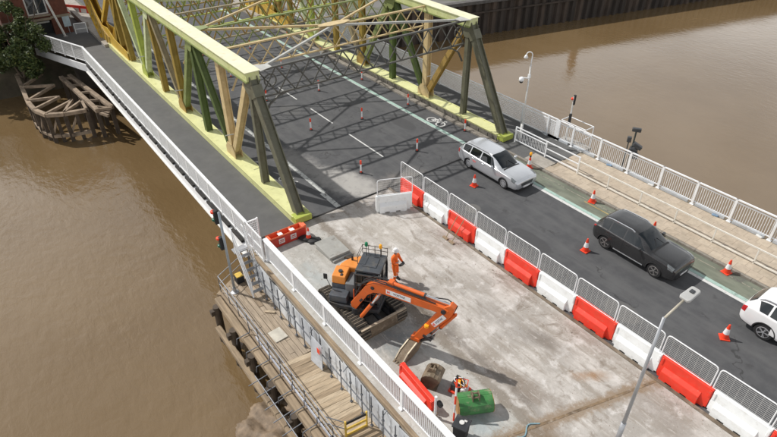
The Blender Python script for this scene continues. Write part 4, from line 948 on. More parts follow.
for s in (-1, 1):
    yc = EC.y+s*.93; xc = EC.x+.08
    inner = [(p[0]*.965, .05+p[1]*.90) for p in stadium(TL, TR)]
    tr_ = part(MB().prism(inner, (xc, yc-.20, .0), (1, 0, 0), (0, 0, 1), (0, .40, 0)), 'track', trackm, ex)
    sh = MB(); pts = stadium(TL, TR, 10); per = []
    P2 = pts+[pts[0]]
    tot = sum(math.dist(a, b) for a, b in zip(P2[:-1], P2[1:])); n = 46; acc = 0; i = 0
    for k in range(n):
        target = tot*k/n; acc = 0
        for a, b in zip(P2[:-1], P2[1:]):
            l = math.dist(a, b)
            if acc+l >= target and l > 0:
                u = (target-acc)/l; x, z = a[0]+(b[0]-a[0])*u, a[1]+(b[1]-a[1])*u; t = Vector((b[0]-a[0], 0, b[1]-a[1])).normalized(); break
            acc += l
        c = Vector((xc+x, yc, max(.03, z+.0)))
        sh.bar(c-t*.07, c+t*.07, .5, .045, (0, 0, 1) if abs(t.z) < .9 else (1, 0, 0)); nrm = Vector((0, 1, 0)).cross(t)
        sh.bar(c-t*.012+nrm*.035, c+t*.02+nrm*.035, .5, .03, (0, 0, 1) if abs(t.z) < .9 else (1, 0, 0), 1); sh.bar(c-t*.012-nrm*.035, c+t*.02-nrm*.035, .5, .03, (0, 0, 1) if abs(t.z) < .9 else (1, 0, 0), 1)
    o = part(sh, 'track_shoes', [trackm, track_edge], tr_); o['kind'] = 'stuff'
    for xx in (-TL/2+TR, TL/2-TR): part(MB().lathe([(.10, -.24), (.27, -.235), (.27, .235), (.10, .24)], 18, (xc+xx, yc, TR), 'Y'), 'sprocket', exdark, tr_)
    part(MB().span((xc-1.1, yc-s*.20-.10, .22), (xc+1.1, yc-s*.20+.10, .62)), 'track_frame', exdark, tr_, bevel=.02)
part(MB().span((EC.x-.8, EC.y-.75, .35), (EC.x+.85, EC.y+.75, .72)).lathe([(.62, .70), (.62, .88)], 24, (EC.x, EC.y, 0)), 'undercarriage', exdark, ex, bevel=.02)
bl = part(MB().prism([(0, .05), (.05, .0), (.14, .30), (.07, .66), (0, .68), (.02, .32)], (7.94, -8.15, .0), (1, 0, 0), (0, 0, 1), (0, 2.25, 0)), 'dozer_blade', steelm, ex)
part(MB().bar((8.0, -8.15, .70), (8.0, -5.90, .70), .10, .045), 'top_edge', mat('pale_blade_edge', (.46, .38, .28), .7, var=.3, scale=5), bl)
for y_ in (-7.6, -6.5): part(MB().bar((7.2, y_, .42), (7.98, y_, .36), .14, .18), 'blade_arm', exdark, bl)
part(MB().bar((7.3, -7.05, .55), (7.98, -7.05, .5), .12, .12), 'blade_ram', exdark, bl)
# upper structure: local frame x forward, y left
PH = math.atan2(-.78, .62)
def hp(mb, name, m, parent=None, bevel=.02, smooth=False):
    o = lpart(mb, name, m, ex, (0, 0, 0), smooth, bevel, PH)
    return o
def hsub(mb, name, m, parent, bevel=.01): return lpart(mb, name, m, parent, bevel=bevel)
arcp = [(1.22*math.cos(a), 1.12*math.sin(a)) for a in np.linspace(R(112), R(248), 13)]
plat = [(.95, 1.08), (.0, 1.12)]+arcp+[(.0, -1.12), (.95, -1.08), (1.05, -.5), (1.05, .1)]
hp(MB().prism(plat, (0, 0, .88), (1, 0, 0), (0, 1, 0), (0, 0, .18)), 'turntable', exdark)
cwt = [(-.35, 1.10)]+arcp+[(-.35, -1.10)]
hp(MB().prism(cwt, (0, 0, 1.07), (1, 0, 0), (0, 1, 0), (0, 0, .62)), 'counterweight', exgrey, bevel=.05)
hood = [(-.28, .98)]+[(p[0]*.95, p[1]*.93) for p in arcp]+[(-.28, -1.0)]
hd_ = hp(MB().prism(hood, (0, 0, 1.70), (1, 0, 0), (0, 1, 0), (0, 0, .34)), 'engine_hood', orange_l, bevel=.07)
hsub(MB().tube((-.75, -.55, 2.0), (-.75, -.55, 2.28), .05, 10), 'exhaust', exdark, hd_); hsub(MB().box((-.55, .3, 2.055), (.5, .35, .03)), 'vent_grille', exdark, hd_)
# right-hand tank and tool box
hp(MB().span((-.30, -1.10, 1.07), (.42, -.32, 1.62)), 'side_tank', exgrey)
tb = hp(MB().prism([(-.30, 1.625), (.42, 1.625), (.36, 2.00), (-.26, 2.06)], (0, -1.10, 0), (1, 0, 0), (0, 0, 1), (0, .60, 0)), 'tank_cover', orange_l, bevel=.05)
hsub(MB().lathe([(.09, 2.03), (.09, 2.09)], 14, (.08, -.80, 0)).box((.25, -.70, 2.02), (.12, .10, .05)), 'filler_cap', exdark, tb)
hp(MB().span((.44, -1.06, 1.07), (.92, -.30, 1.42)), 'tool_box', exgrey, bevel=.03)
hp(MB().span((-.28, -.48, 1.07), (.50, -.03, 1.80)), 'valve_cover', mat('valve_grey', (.16, .165, .17), .5, var=.2), bevel=.04)
mr_ = hp(MB().tube((.55, -1.06, 1.45), (.55, -1.28, 2.0), .015, 6).box((.55, -1.30, 2.05), (.05, .16, .26)), 'mirror', black, bevel=.01)
# cab
cabp = [(-.55, 1.07), (.70, 1.07), (.88, 1.45), (.70, 2.58), (.55, 2.66), (-.50, 2.66), (-.60, 2.3)]
cab = hp(MB().prism([(p[0]*.97, p[1]) for p in cabp], (0, .06, 0), (1, 0, 0), (0, 0, 1), (0, .94, 0)), 'cab', glass_car, bevel=.03)
fr = MB()
for yy in (.05, 1.01):
    for a, b in zip(cabp, cabp[1:]+cabp[:1]): fr.bar((a[0], yy, a[1]), (b[0], yy, b[1]), .07, .07, (0, 1, 0))
    fr.bar((.12, yy, 1.07), (.10, yy, 2.62), .07, .06, (1, 0, 0)); fr.bar((-.55, yy, 1.55), (.85, yy, 1.50), .05, .06)
    fr.span((-.56, yy-.03, 1.07), (.80, yy+.03, 1.42))
for a in cabp: fr.bar((a[0], .05, a[1]), (a[0], 1.01, a[1]), .06, .06)
hsub(fr, 'cab_frame', exdark, cab, 0)
hsub(MB().span((-.58, .02, 2.64), (.62, 1.04, 2.74)).box((.02, .5, 2.755), (.62, .62, .03)), 'cab_roof', mat('cab_roof_grey', (.055, .062, .072), .5, var=.15, dirt=[((.16, .14, .11), .52, .72, 3, .5)]), cab, .03)
gd = MB()
for z in (2.80, 2.98, 3.16):
    if z > 2.9: gd.path([(-.50, .0, z), (-.50, 1.06, z)], .014); gd.path([(-.5, 0, z), (.2, 0, z)], .012)
for yy in (0, .26, .53, .8, 1.06): gd.tube((-.50, yy, 2.74), (-.50, yy, 3.18), .014, 6)
gd.tube((.2, 0, 2.7), (.2, 0, 3.16), .014, 6)
for yy in (.12, .32, .52, .72, .92): gd.tube((.72, yy, 2.62), (.93, yy, 1.45), .012, 6)
for u in (0, .33, .66, 1): gd.tube((.73+.2*u, .06, 2.6-1.15*u), (.73+.2*u, 1.0, 2.6-1.15*u), .014, 6)
hsub(gd, 'roof_guard', mat('rusty_guard', (.10, .075, .06), .6, .3, var=.3), cab, 0)
for yy, mm, nm_ in ((.20, mat('green_lens', (.01, .20, .09), .3, var=.1), 'green_beacon'), (.80, amber, 'amber_beacon')):
    b_ = hsub(MB().tube((-.40, yy, 2.72), (-.40, yy, 3.22), .014, 6), 'beacon_post', exdark, cab, 0)
    o = lpart(MB().lathe([(.055, 3.20), (.07, 3.24), (.065, 3.36), (.03, 3.40)], 12, (-.40, yy, 0)), 'beacon', mm, cab)
hsub(MB().box((-.15, .95, 1.8), (.4, .12, .5)), 'seat', black, cab, .03)
hp(MB().path([(.9, .02, 1.1), (.9, .02, 1.9), (.5, .02, 1.9)], .018), 'handrail', orange, bevel=0)
# boom, arm, bucket in a vertical plane swung to the operator's left
F0 = Vector((7.08, -7.72, 0)); av = Vector((math.cos(R(25)), math.sin(R(25)), 0)); nv = Vector((-av.y, av.x, 0))
def PZ(t, z, off=0.): return F0+av*t+Vector((0, 0, z))+nv*off
def plate(poly, w, name, m, parent=ex, bevel=.02, off=0.):
    return part(MB().prism(poly, F0-nv*(w/2)+nv*off, av, (0, 0, 1), nv*w), name, m, parent, bevel=bevel)
hpv = PZ(0, 1.3)
part(MB().lathe([(.22, .75), (.22, 1.15)], 14, (hpv.x, hpv.y, 0)).bar(EC+Vector((.62, -.78, 0))*.75+Vector((0, 0, 1.0)), PZ(.1, 1.0), .5, .3), 'swing_post', exdark, ex, bevel=.02)
bpoly = [(-.16, 1.18), (.05, 1.12), (.62, 2.14), (.88, 2.38), (1.25, 2.48), (3.72, 2.58), (3.98, 2.64), (4.02, 2.82), (3.80, 2.90), (2.2, 2.91), (1.25, 2.91), (.86, 2.82), (.52, 2.56), (-.18, 1.40)]
boom = plate(bpoly, .34, 'boom', orange)
for q in (-1, 1):
    part(MB().tube(PZ(.86, 2.62, q*.16), PZ(.86, 2.62, q*.20), .08, 14), 'pivot_pin', exdark, boom); part(MB().tube(PZ(3.84, 2.74, q*.16), PZ(3.84, 2.74, q*.23), .095, 14), 'pivot_pin', exdark, boom)
    part(MB().prism([(.30, 1.62), (.42, 1.80), (.34, 1.86), (.22, 1.68)], F0+nv*(q*.172-.004), av, (0, 0, 1), nv*.008), 'cover_plate', exdark, boom)
def cyl(p0, p1, f, r, parent, nm_='cylinder'):
    p0, p1 = Vector(p0), Vector(p1); m_ = p0+(p1-p0)*f
    c = part(MB().tube(p0, m_, r, 14).tube(p0-(p1-p0).normalized()*.06, p0, r*.7, 10), nm_, orange, parent, smooth=False)
    part(MB().tube(m_, p1, r*.55, 12), 'rod', chrome, c); part(MB().tube(m_-(p1-p0).normalized()*.05, m_, r*1.12, 14), 'gland', exdark, c); return c
for q in (-.30, .30): cyl(PZ(.40, 1.02, q), PZ(1.22, 2.50, q), .62, .08, boom)
cyl(PZ(1.55, 3.06, .0), PZ(4.02, 3.04, 0), .60, .08, boom)
part(MB().prism([(1.35, 2.90), (1.85, 2.90), (1.68, 3.16), (1.50, 3.16)], F0-nv*.12, av, (0, 0, 1), nv*.24), 'lug', orange, boom)
for k, (o_, z_) in enumerate(((.13, 0), (-.10, .05), (.05, .07), (-.15, .02))):
    part(MB().path([PZ(.05, 1.9, o_), PZ(.38, 2.62+z_, o_), PZ(.8, 2.96+z_, o_), PZ(1.4, 3.02+z_, o_*1.1), PZ(2.2, 2.97+z_, o_), PZ(2.9+.2*k, 2.95+z_*.6, o_*.9)], .024, 6), 'hose', black, boom)
part(MB().path([PZ(3.3, 2.98, .1), PZ(3.85, 3.12, .12), PZ(4.25, 2.95, .12), PZ(4.10, 2.45, .13)], .022, 6), 'hose', black, boom)
part(MB().box(PZ(2.75, 2.955, .05), (.5, .12, .07), R(25)).box(PZ(2.0, 2.96, -.08), (.3, .08, .06), R(25)), 'pipe_clamp', orange_l, boom)
# stickers with lettering
def sticker(c, udir, vdir, w, h, ndir, parent, txt):
    u, v, nrm = Vector(udir).normalized(), Vector(vdir).normalized(), Vector(ndir).normalized(); c = Vector(c)
    vsq = [c+u*(a*w/2)+v*(b*h/2) for a, b in ((-1, -1), (1, -1), (1, 1), (-1, 1))]
    s_ = part(MB().add(vsq+[p+nrm*.004 for p in vsq], [(0, 1, 2, 3), (7, 6, 5, 4), (0, 4, 5, 1), (1, 5, 6, 2), (2, 6, 7, 3), (3, 7, 4, 0)]), 'sticker', conewhite, parent)
    tm = text_mesh(txt, h*.62, mat('print_blue', (.05, .05, .10), .5, var=.1)); o = bpy.data.objects.new('lettering', tm); COL.objects.link(o)
    Mx = Matrix((u, v, nrm)).transposed().to_4x4(); Mx.translation = c+nrm*.007+u*(w*.04); o.parent = s_; o.matrix_basis = Matrix.Translation(-W(s_))@Mx
    part(MB().prism([(-.5, -.5), (-.2, -.5), (-.2, -.1), (.2, -.1), (.2, -.5), (.5, -.5), (.5, .5), (.2, .5), (.2, .15), (-.2, .15), (-.2, .5), (-.5, .5)], c-u*(w*.40)+nrm*.005, u*h*.5, v*h*.6, nrm*.004), 'red_mark', conered, s_)
sd = -nv
sticker(PZ(1.98, 2.71, -.178), av, (0, 0, 1), 1.05, .22, sd, boom, 'VOSTAK')
sticker(PZ(1.98, 2.71, .178), -av, (0, 0, 1), 1.05, .22, nv, boom, 'VOSTAK')
apoly = [(2.60, .74), (2.80, .62), (3.00, .86), (4.02, 2.38), (4.16, 2.64), (4.24, 2.98), (4.06, 3.10), (3.72, 2.80), (2.74, 1.02)]
arm = plate(apoly, .28, 'arm', orange)
ad = (PZ(4.0, 2.6)-PZ(2.8, .8)).normalized(); an = Vector((0, 0, 1))-ad*ad.z; an.normalize()
sticker(PZ(3.66, 2.16, -.150), ad, an, .80, .20, sd, arm, 'VOSTAK')
cyl(PZ(4.24, 2.62), PZ(3.36, 1.12), .62, .07, arm)
part(MB().bar(PZ(3.06, 1.12, -.16), PZ(3.42, .98, -.16), .04, .10).bar(PZ(3.06, 1.12, .16), PZ(3.42, .98, .16), .04, .10).bar(PZ(3.40, 1.0), PZ(2.88, .60), .10, .10), 'linkage', exdark, arm)
part(MB().lathe([(.03, -.06), (.09, -.04), (.09, .06)], 10, PZ(3.20, 1.70, -.18)), 'work_lamp', amber, arm)
# bucket on a rotating hitch
BH = PZ(2.72, 0); bd = Vector((.16, -.985, 0)).normalized(); bn = Vector((-bd.y, bd.x, 0))
part(MB().lathe([(.15, .58), (.18, .62), (.18, .74), (.12, .80)], 14, (BH.x, BH.y, 0)).box((BH.x, BH.y, .70), (.36, .34, .2), .4), 'quick_hitch', orange, ex, bevel=.015)
prof = [(-.14, .50), (.0, .62), (.22, .64), (.72, .40), (1.02, .10), (1.00, .02), (.55, .02), (.10, .16)]
bk = part(MB().prism(prof, BH-bn*.21, bd, (0, 0, 1), bn*.42), 'bucket', steelm, ex, bevel=.02)
pale_steel = mat('pale_steel', (.50, .44, .33), .6, .3, var=.2)
for q in (-1, 1): part(MB().bar(BH+bd*.20+bn*q*.19+Vector((0, 0, .665)), BH+bd*.72+bn*q*.19+Vector((0, 0, .425)), .05, .04).bar(BH+bd*.72+bn*q*.19+Vector((0, 0, .425)), BH+bd*1.0+bn*q*.19+Vector((0, 0, .13)), .05, .04), 'rib', pale_steel, bk)
for k in range(4): part(MB().prism([(.94, .12), (.94, .02), (1.12, .01)], BH+bn*(-.20+.125*k-.03), bd, (0, 0, 1), bn*.07), 'bucket_tooth', steelm, bk)

# ================================================================== WORKER
def skin_body(name, joints, edges, radii, m, parent, at, sub=2):
    me = bpy.data.meshes.new(name); me.from_pydata(joints, edges, []); o = bpy.data.objects.new(name, me); COL.objects.link(o)
    sk = o.modifiers.new('skin', 'SKIN'); sk.use_smooth_shade = True
    for i, r_ in enumerate(radii):
        v = me.skin_vertices[0].data[i]; v.radius = r_ if isinstance(r_, tuple) else (r_, r_); v.use_root = i == 0
    o.modifiers.new('sub', 'SUBSURF').levels = sub; o.modifiers['sub'].render_levels = sub
    nm = bpy.data.meshes.new_from_object(o.evaluated_get(bpy.context.evaluated_depsgraph_get()))
    bpy.data.objects.remove(o); nm.materials.clear(); nm.materials.append(m)
    for p in nm.polygons: p.use_smooth = True
    return lpart(nm, name, None, parent, at)
hv = mat('hi_vis_orange', (.86, .16, .02), .8, var=.12, scale=6)
hv_t = mat('reflective_tape', (.60, .61, .58), .4, var=.1)
skin = mat('skin', (.42, .24, .17), .6, var=.1)
wk = thing('person', 'worker in orange hi-vis suit and white helmet standing beside the excavator cab', 'person', (5.72, -4.72, .006))
wk.rotation_euler = (0, 0, R(15))
J = [(0, 0, .95), (0, 0, 1.12), (0, 0, 1.32), (0, 0, 1.45), (0, 0, 1.53),
     (0, .19, 1.43), (.06, .26, 1.17), (.30, .16, 1.12), (0, -.19, 1.43), (.06, -.26, 1.17), (.30, -.14, 1.14),
     (0, .10, .90), (.04, .12, .50), (-.02, .14, .12), (0, -.10, .90), (.10, -.12, .50), (.08, -.15, .12)]
Eg = [(0, 1), (1, 2), (2, 3), (3, 4), (3, 5), (5, 6), (6, 7), (3, 8), (8, 9), (9, 10), (0, 11), (11, 12), (12, 13), (0, 14), (14, 15), (15, 16)]
Rd = [(.15, .12), (.15, .12), (.17, .12), (.10, .09), .06, .085, .065, .05, .085, .065, .05, .11, .08, .065, .11, .08, .065]
skin_body('body', J, Eg, Rd, hv, wk, (0, 0, 0))
lpart(MB().lathe([(.165, 1.06), (.172, 1.09), (.165, 1.12)], 16), 'tape_band', hv_t, wk).scale = (1.0, 1.22, 1)
for yy, xx in ((.125, .02), (-.125, .10)): lpart(MB().lathe([(.092, .38), (.094, .42)], 14, (xx, yy, 0)), 'tape_band', hv_t, wk)
hdm = MB().lathe([(.03, 1.50), (.062, 1.54), (.078, 1.60), (.088, 1.66), (.086, 1.72), (.06, 1.77), (.02, 1.79)], 16, (.02, 0, 0))
hdm.box((.108, 0, 1.645), (.035, .025, .045)).box((.10, 0, 1.60), (.02, .05, .012)).box((.02, .088, 1.65), (.03, .015, .06)).box((.02, -.088, 1.65), (.03, .015, .06))
head = lpart(hdm, 'head', skin, wk, bevel=.008)
for yy in (.032, -.032): lpart(MB().box((.102, yy, 1.675), (.012, .022, .012)), 'eye', black, head)
lpart(MB().lathe([(.125, 1.70), (.128, 1.715), (.112, 1.73), (.105, 1.79), (.075, 1.84), (.02, 1.86)], 18, (.015, 0, 0)).prism([(.10, -.09), (.18, -.06), (.185, .06), (.10, .09)], (0, 0, 1.70), (1, 0, 0), (0, 1, 0), (0, 0, .015)), 'helmet', conewhite, head, bevel=.006)
for yy, xx in ((.14, -.02), (-.15, .08)): lpart(MB().prism([(-.10, 0), (.20, 0), (.20, .05), (.08, .12), (.05, .17), (-.10, .17)], (xx, yy-.055, 0), (1, 0, 0), (0, 0, 1), (0, .11, 0)), 'boot', black, wk, bevel=.02)
for yy in (.15, -.13):   # gloved hands: palm, four fingers and a thumb curled on the handle
    h = MB().box((.345, yy, 1.13), (.085, .045, .085))
    for k in range(4):
        z = 1.165-.022*k; l = (.05, .058, .055, .042)[k]; s = 1 if yy > 0 else -1
        h.bar((.385, yy-.0, z), (.385+l*.55, yy-s*.018, z-.006), .018, .018).bar((.385+l*.55, yy-s*.018, z-.006), (.385+l*.5, yy-s*.05, z-.01), .016, .016)
    s = 1 if yy > 0 else -1; h.bar((.33, yy-s*.02, 1.16), (.37, yy-s*.055, 1.185), .02, .02)
    lpart(h, 'hand', black, wk, bevel=.006)
rc = thing('remote_control', 'small dark control box held in the hands of the orange-suited worker', 'control box', (5.72, -4.72, 1.12)); rc.rotation_euler = (0, 0, R(15))
lpart(MB().box((.40, .01, .03), (.13, .22, .08)), 'case', exdark, rc, bevel=.015); lpart(MB().tube((.40, .05, .06), (.40, .05, .11), .012, 6).tube((.40, -.05, .06), (.40, -.05, .11), .012, 6), 'stick', black, rc)

# ================================================================== SITE CLUTTER
# orange barrier with three openings
ob = thing('plastic_barrier', 'orange plastic barrier with three square openings and white plates by the fence end', 'barrier', (.10, -7.30, .006))
ob.rotation_euler = (0, 0, R(90))
mbx = MB(); L, h = 2.0, .62
mbx.span((-L/2, -.23, 0), (L/2, -.19, h)); mbx.span((-L/2, .19, 0), (L/2, .23, h))
xsb = [-L/2, -L/2+.14, -.36, -.24, .24, .36, L/2-.14, L/2]
for a, b in ((xsb[0], xsb[1]), (xsb[2], xsb[3]), (xsb[4], xsb[5]), (xsb[6], xsb[7])): mbx.span((a, -.19, .02), (b, .19, h-.003))
mbx.span((-L/2, -.19, 0), (L/2, .19, .25)); mbx.span((L/2, -.15, 0), (L/2+.12, .15, h-.02))
lpart(mbx, 'shell', orange_pl, ob, bevel=.02)
lpart(MB().span((-L/2+.02, -.262, .03), (L/2-.02, -.234, h-.08)), 'side_panel', darkred_pl, ob)
for x in (-.35, .30):
    p = lpart(MB().span((x-.16, -.275, .18), (x+.16, -.264, .46)), 'label_plate', mat('scuffed_label', (.62, .58, .56), .5, var=.3, scale=18), ob)
    lpart(MB().span((x-.10, -.20, h+.003), (x+.14, .02, h+.008)), 'top_label', conewhite, ob)
    lpart(MB().box((x, -.279, .36), (.2, .004, .05)).box((x, -.279, .27), (.24, .004, .03)), 'print', darkred_pl, p)
tag(part(MB().bar((-.55, -8.3, .05), (-.30, -6.2, .05), .09, .09), 'rubber_strip', black, None, (0, 0, .01)), 'black rubber strip lying behind the orange barrier', 'strip')
# steel plates
plm = mat('road_plate', (.34, .335, .31), .7, .1, var=.15, scale=2, dirt=[((.2, .17, .13), .52, .7, 2, .6)])
for k, (cx_, cy_, rz_, z) in enumerate(((2.28, -5.85, .05, .07), (2.16, -5.88, -.02, .21))):
    tag(part(MB().box((0, 0, 0), (1.5, 1.1, .12)).box((.55, -.35, .064), (.08, .18, .012)).box((-.5, .35, .064), (.08, .18, .012)), 'cover_slab', plm, None, (cx_, cy_, z), bevel=.008, rz=rz_), ('lower' if k == 0 else 'upper')+' grey cover slab of the pair beside the small cone', 'slab')
tag(part(MB().bar((0, 0, 0), (.62, .55, 0), .10, .08), 'timber_baulk', wet_timber, None, (2.95, -5.75, .05)), 'short dark timber baulk at the edge of the grey slabs', 'timber')
# red barrier lying by the fence
o = place('water_filled_barrier', bred, 'bright red barrier lying loose beside the spare brown bucket', 'barrier', (10.15, -7.78, .006), R(-4), GB, .03); o.scale = (1.05, 1, .62)
# spare buckets
def grading_bucket(name, lab, at, rz, w, m, m2, s=1.):
    t = thing(name, lab, 'bucket', at); t.rotation_euler = (0, 0, rz)
    n = 12; prof = [(.42*s*math.cos(a), .40*s+.38*s*math.sin(a)) for a in np.linspace(R(-100), R(150), n)]
    shell = MB(); t_ = .025
    vs = [(-w/2, p[0], p[1]) for p in prof]+[(w/2, p[0], p[1]) for p in prof]+[(-w/2, p[0]*.93, .40*s+(p[1]-.40*s)*.93) for p in prof]+[(w/2, p[0]*.93, .40*s+(p[1]-.40*s)*.93) for p in prof]
    f = []
    for k in range(n-1): f += [(k, k+1, n+k+1, n+k), (2*n+k, 3*n+k, 3*n+k+1, 2*n+k+1)]
    f += [(0, n, 3*n, 2*n), (n-1, 3*n-1, 4*n-1, 2*n-1)]
    f += [(k, 2*n+k, 2*n+k+1, k+1) for k in range(n-1)]+[(n+k, n+k+1, 3*n+k+1, 3*n+k) for k in range(n-1)]
    lpart(shell.add(vs, f), 'shell', m, t)
    for x in (-w/2-.012, w/2-.012): lpart(MB().prism(prof, (x, 0, 0), (0, 1, 0), (0, 0, 1), (.024, 0, 0)), 'side_plate', m2, t)
    br_ = MB()
    for x in (-.13, .11): br_.prism([(-.14, .70*s), (.24, .66*s), (.16, .98*s), (-.04, 1.0*s)], (x, 0, 0), (0, 1, 0), (0, 0, 1), (.03, 0, 0))
    br_.tube((-.15, .0, .92*s), (.15, .0, .92*s), .035, 10); br_.tube((-.15, .15, .86*s), (.15, .15, .86*s), .03, 10)
    lpart(br_, 'hitch_bracket', steelm, t); lpart(MB().bar((-w/2, -.05, .76*s), (w/2, -.05, .76*s), .10, .05), 'top_stiffener', m, t)
    lpart(MB().span((-w/2, -.24*s, .006), (w/2, -.02, .03)), 'cutting_edge', steelm, t)
    return t
green = mat('bucket_green', (.05, .20, .055), .55, var=.2, dirt=[((.05, .11, .05), .5, .68, 2.5, .7), ((.30, .26, .18), .54, .7, 4, .7)])
rustb = mat('bucket_rust', (.36, .21, .085), .8, var=.3, scale=4)
grading_bucket('digger_bucket', 'green grading bucket standing on the slab beside the striped pole', (13.0, -6.72, .006), R(242), 1.25, green, rustb, 1.)
grading_bucket('digger_bucket', 'spare brown muddy bucket lying behind the loose red barrier', (11.25, -7.12, .006), R(120), .66, steelm, steelm, .95)
# power pack behind the green bucket
pw = thing('power_pack', 'small machine with red base and tangled hoses behind the green bucket', 'machine', (12.1, -6.55, .006)); pw.rotation_euler = (0, 0, R(20))
lpart(MB().span((-.35, -.28, 0), (.35, .28, .10)), 'base', conered, pw, bevel=.02)
lpart(MB().span((-.30, -.22, .10), (.05, .22, .42)), 'engine', exdark, pw, bevel=.03)
lpart(MB().span((.08, -.2, .10), (.30, .15, .34)), 'tank', conewhite, pw, bevel=.03)
lpart(MB().box((-.1, .0, .46), (.18, .16, .07)).box((.2, .05, .37), (.1, .1, .06)), 'cap', amber, pw, bevel=.01)
for k in range(5):
    a0 = random.random()*6; pts = [(.22*math.cos(a0+u*1.1)+random.uniform(-.1, .1), .2*math.sin(a0+u)+random.uniform(-.1, .1), .44+random.uniform(0, .16)) for u in range(6)]
    lpart(MB().path(pts, .016, 6), 'hose', [black, amber, conewhite, exdark, conered][k], pw)
# striped pole, lamp on white post, dark bin
sp_ = thing('striped_pole', 'leaning red and white striped pole beside the green bucket', 'pole', (12.95, -7.62, 0))
pa, pb = Vector((12.95, -7.62, .05)), Vector((12.62, -7.3, 1.75))
for k in range(5): part(MB().tube(pa+(pb-pa)*(k/5), pa+(pb-pa)*((k+1)/5), .035, 10), 'band', conered if k % 2 == 0 else conewhite, sp_)
part(MB().tube(pb, pb+(pb-pa)*.06, .04, 8), 'cap', black, sp_)
wp = thing('gate_post', 'short white post with round black lamp beside the loose red barrier', 'post', (12.45, -8.05, 0))
part(MB().tube((12.45, -8.05, 0), (12.42, -8.05, 1.15), .05, 10), 'post', white, wp); part(MB().lathe([(.05, -.06), (.13, -.05), (.13, .05), (.05, .06)], 14, (12.56, -7.98, .85), 'Y'), 'lamp', black, wp)
part(MB().tube((12.42, -8.05, .1), (12.42, -8.05, .22), .10, 10), 'foot', timber, wp)
bn_ = thing('dark_bin', 'black lidded box at the bottom edge beside the striped pole', 'bin', (13.55, -7.85, .006)); bn_.rotation_euler = (0, 0, R(25))
lpart(MB().prism([(-.20, 0), (.20, 0), (.24, .72), (-.24, .72)], (0, -.22, 0), (1, 0, 0), (0, 0, 1), (0, .44, 0)), 'body', black, bn_, bevel=.02); lpart(MB().span((-.27, -.27, .72), (.27, .27, .80)), 'lid', exdark, bn_, bevel=.02)
lpart(MB().lathe([(.03, .80), (.09, .805), (.09, .83)], 10).box((.1, .1, .82), (.1, .06, .03)), 'lid_clutter', white_old, bn_)
# hose on the slab at the bottom edge
hs = [(14.75+.12*math.sin(k*.9), -6.3+.13*k, .03) for k in range(9)]
tag(part(MB().path(hs, .025, 6), 'hose', mat('blue_hose', (.20, .33, .38), .6, var=.2), None), 'pale blue hose lying across the brown slab joint', 'hose')
# rubble and grit on the slab (uncountable)
gm = MB(); rr = random.Random(3)
for k in range(1500):
    x = rr.uniform(0, 20); y = rr.choice([rr.gauss(-.55, .25), rr.uniform(-8.3, -.4), rr.gauss(-5.4, .4), rr.gauss(-8.2, .25)])
    if not -8.5 < y < -.35: continue
    s = rr.uniform(.008, .035)*(2 if rr.random() < .03 else 1)
    a = rr.uniform(0, 6.28); vs = [(x+s*math.cos(a+2.1*i)*rr.uniform(.6, 1.3), y+s*math.sin(a+2.1*i)*rr.uniform(.6, 1.3), .004) for i in range(3)]+[(x, y, .006+s*rr.uniform(.5, 1.))]
    gm.add(vs, [(0, 1, 3), (1, 2, 3), (2, 0, 3)])
o = part(gm, 'rubble', mat('rubble_grey', (.34, .29, .24), .9, var=.5, scale=.9), None); o['kind'] = 'stuff'; o['label'] = 'loose grit and rubble scattered over the concrete slab'; o['category'] = 'rubble'
# ================================================================== TIMBER JETTY
DZ = -2.0
jt = thing('timber_jetty', 'weathered timber jetty below the white fence in the lower left', 'jetty', (4, -10.2, DZ))
# planks running along the jetty in the far part
for j in range(7):
    y = -10.66+j*.242
    x = -.55-.13*j
    while x < 5.3:
        L = min(rr.uniform(2.6, 4.2), 5.45-x)
        part(MB().box((0, 0, 0), (L-.02, .222, .07)), 'plank', plank_m[rr.randrange(2)], jt, (x+L/2, y+rr.uniform(-.006, .006), DZ-.035+rr.uniform(-.01, .01)))
        x += L
# planks laid across in the near part, slightly skewed
for i in range(42):
    x = 5.60+i*.252
    part(MB().box((0, 0, 0), (.238, 1.66+rr.uniform(-.06, .10), .065)), 'plank', plank_m[2+rr.randrange(3)], jt, (x, -9.93+rr.uniform(-.04, .04), DZ+.035+rr.uniform(-.008, .008)), rz=R(-6+rr.uniform(-.8, .8)))
for y, w in ((-11.14, .34), ): part(MB().bar((-.35, y, DZ-.18), (16, y, DZ-.18), w, .36), 'edge_beam', timber, jt, bevel=.06)
part(MB().bar((-.45, -10.86, DZ-.12), (16, -10.86, DZ-.12), .14, .22), 'stringer', plank_m[1], jt, bevel=.02)
part(MB().bar((.35, -11.62, DZ-1.3), (16, -11.62, DZ-1.3), .30, .30), 'fender_beam', timber, jt, bevel=.06)
part(MB().bar((-1.7, -9.3, DZ-.2), (16, -9.3, DZ-.2), .22, .26), 'stringer', wet_timber, jt)
part(MB().bar((-.55, -11.0, DZ-.22), (-1.55, -9.2, DZ-.22), .28, .30), 'end_beam', timber, jt, bevel=.04)
for k in range(9):
    x = .0+k*1.95
    for y in (-11.38, -9.5): part(MB().tube((x, y, -6.5), (x, y, DZ-.25), .19, 12), 'pile', wet_timber, jt)
    part(MB().bar((x, -11.72, DZ-.55), (x, -9.2, DZ-.55), .24, .28), 'cross_beam', wet_timber, jt)
    part(MB().bar((x+.1, -11.45, -4.7), (x+1.7, -11.42, DZ-.9), .14, .16), 'brace', wet_timber, jt)
# steel brackets hooked over the edge beam
for k in range(9):
    x = 2.9+k*1.0
    part(MB().path([(x, -11.62, DZ-.25), (x, -11.58, DZ+.06), (x, -10.94, DZ+.10), (x, -10.92, DZ+.45)], .025, 6), 'bracket', scaf, jt)
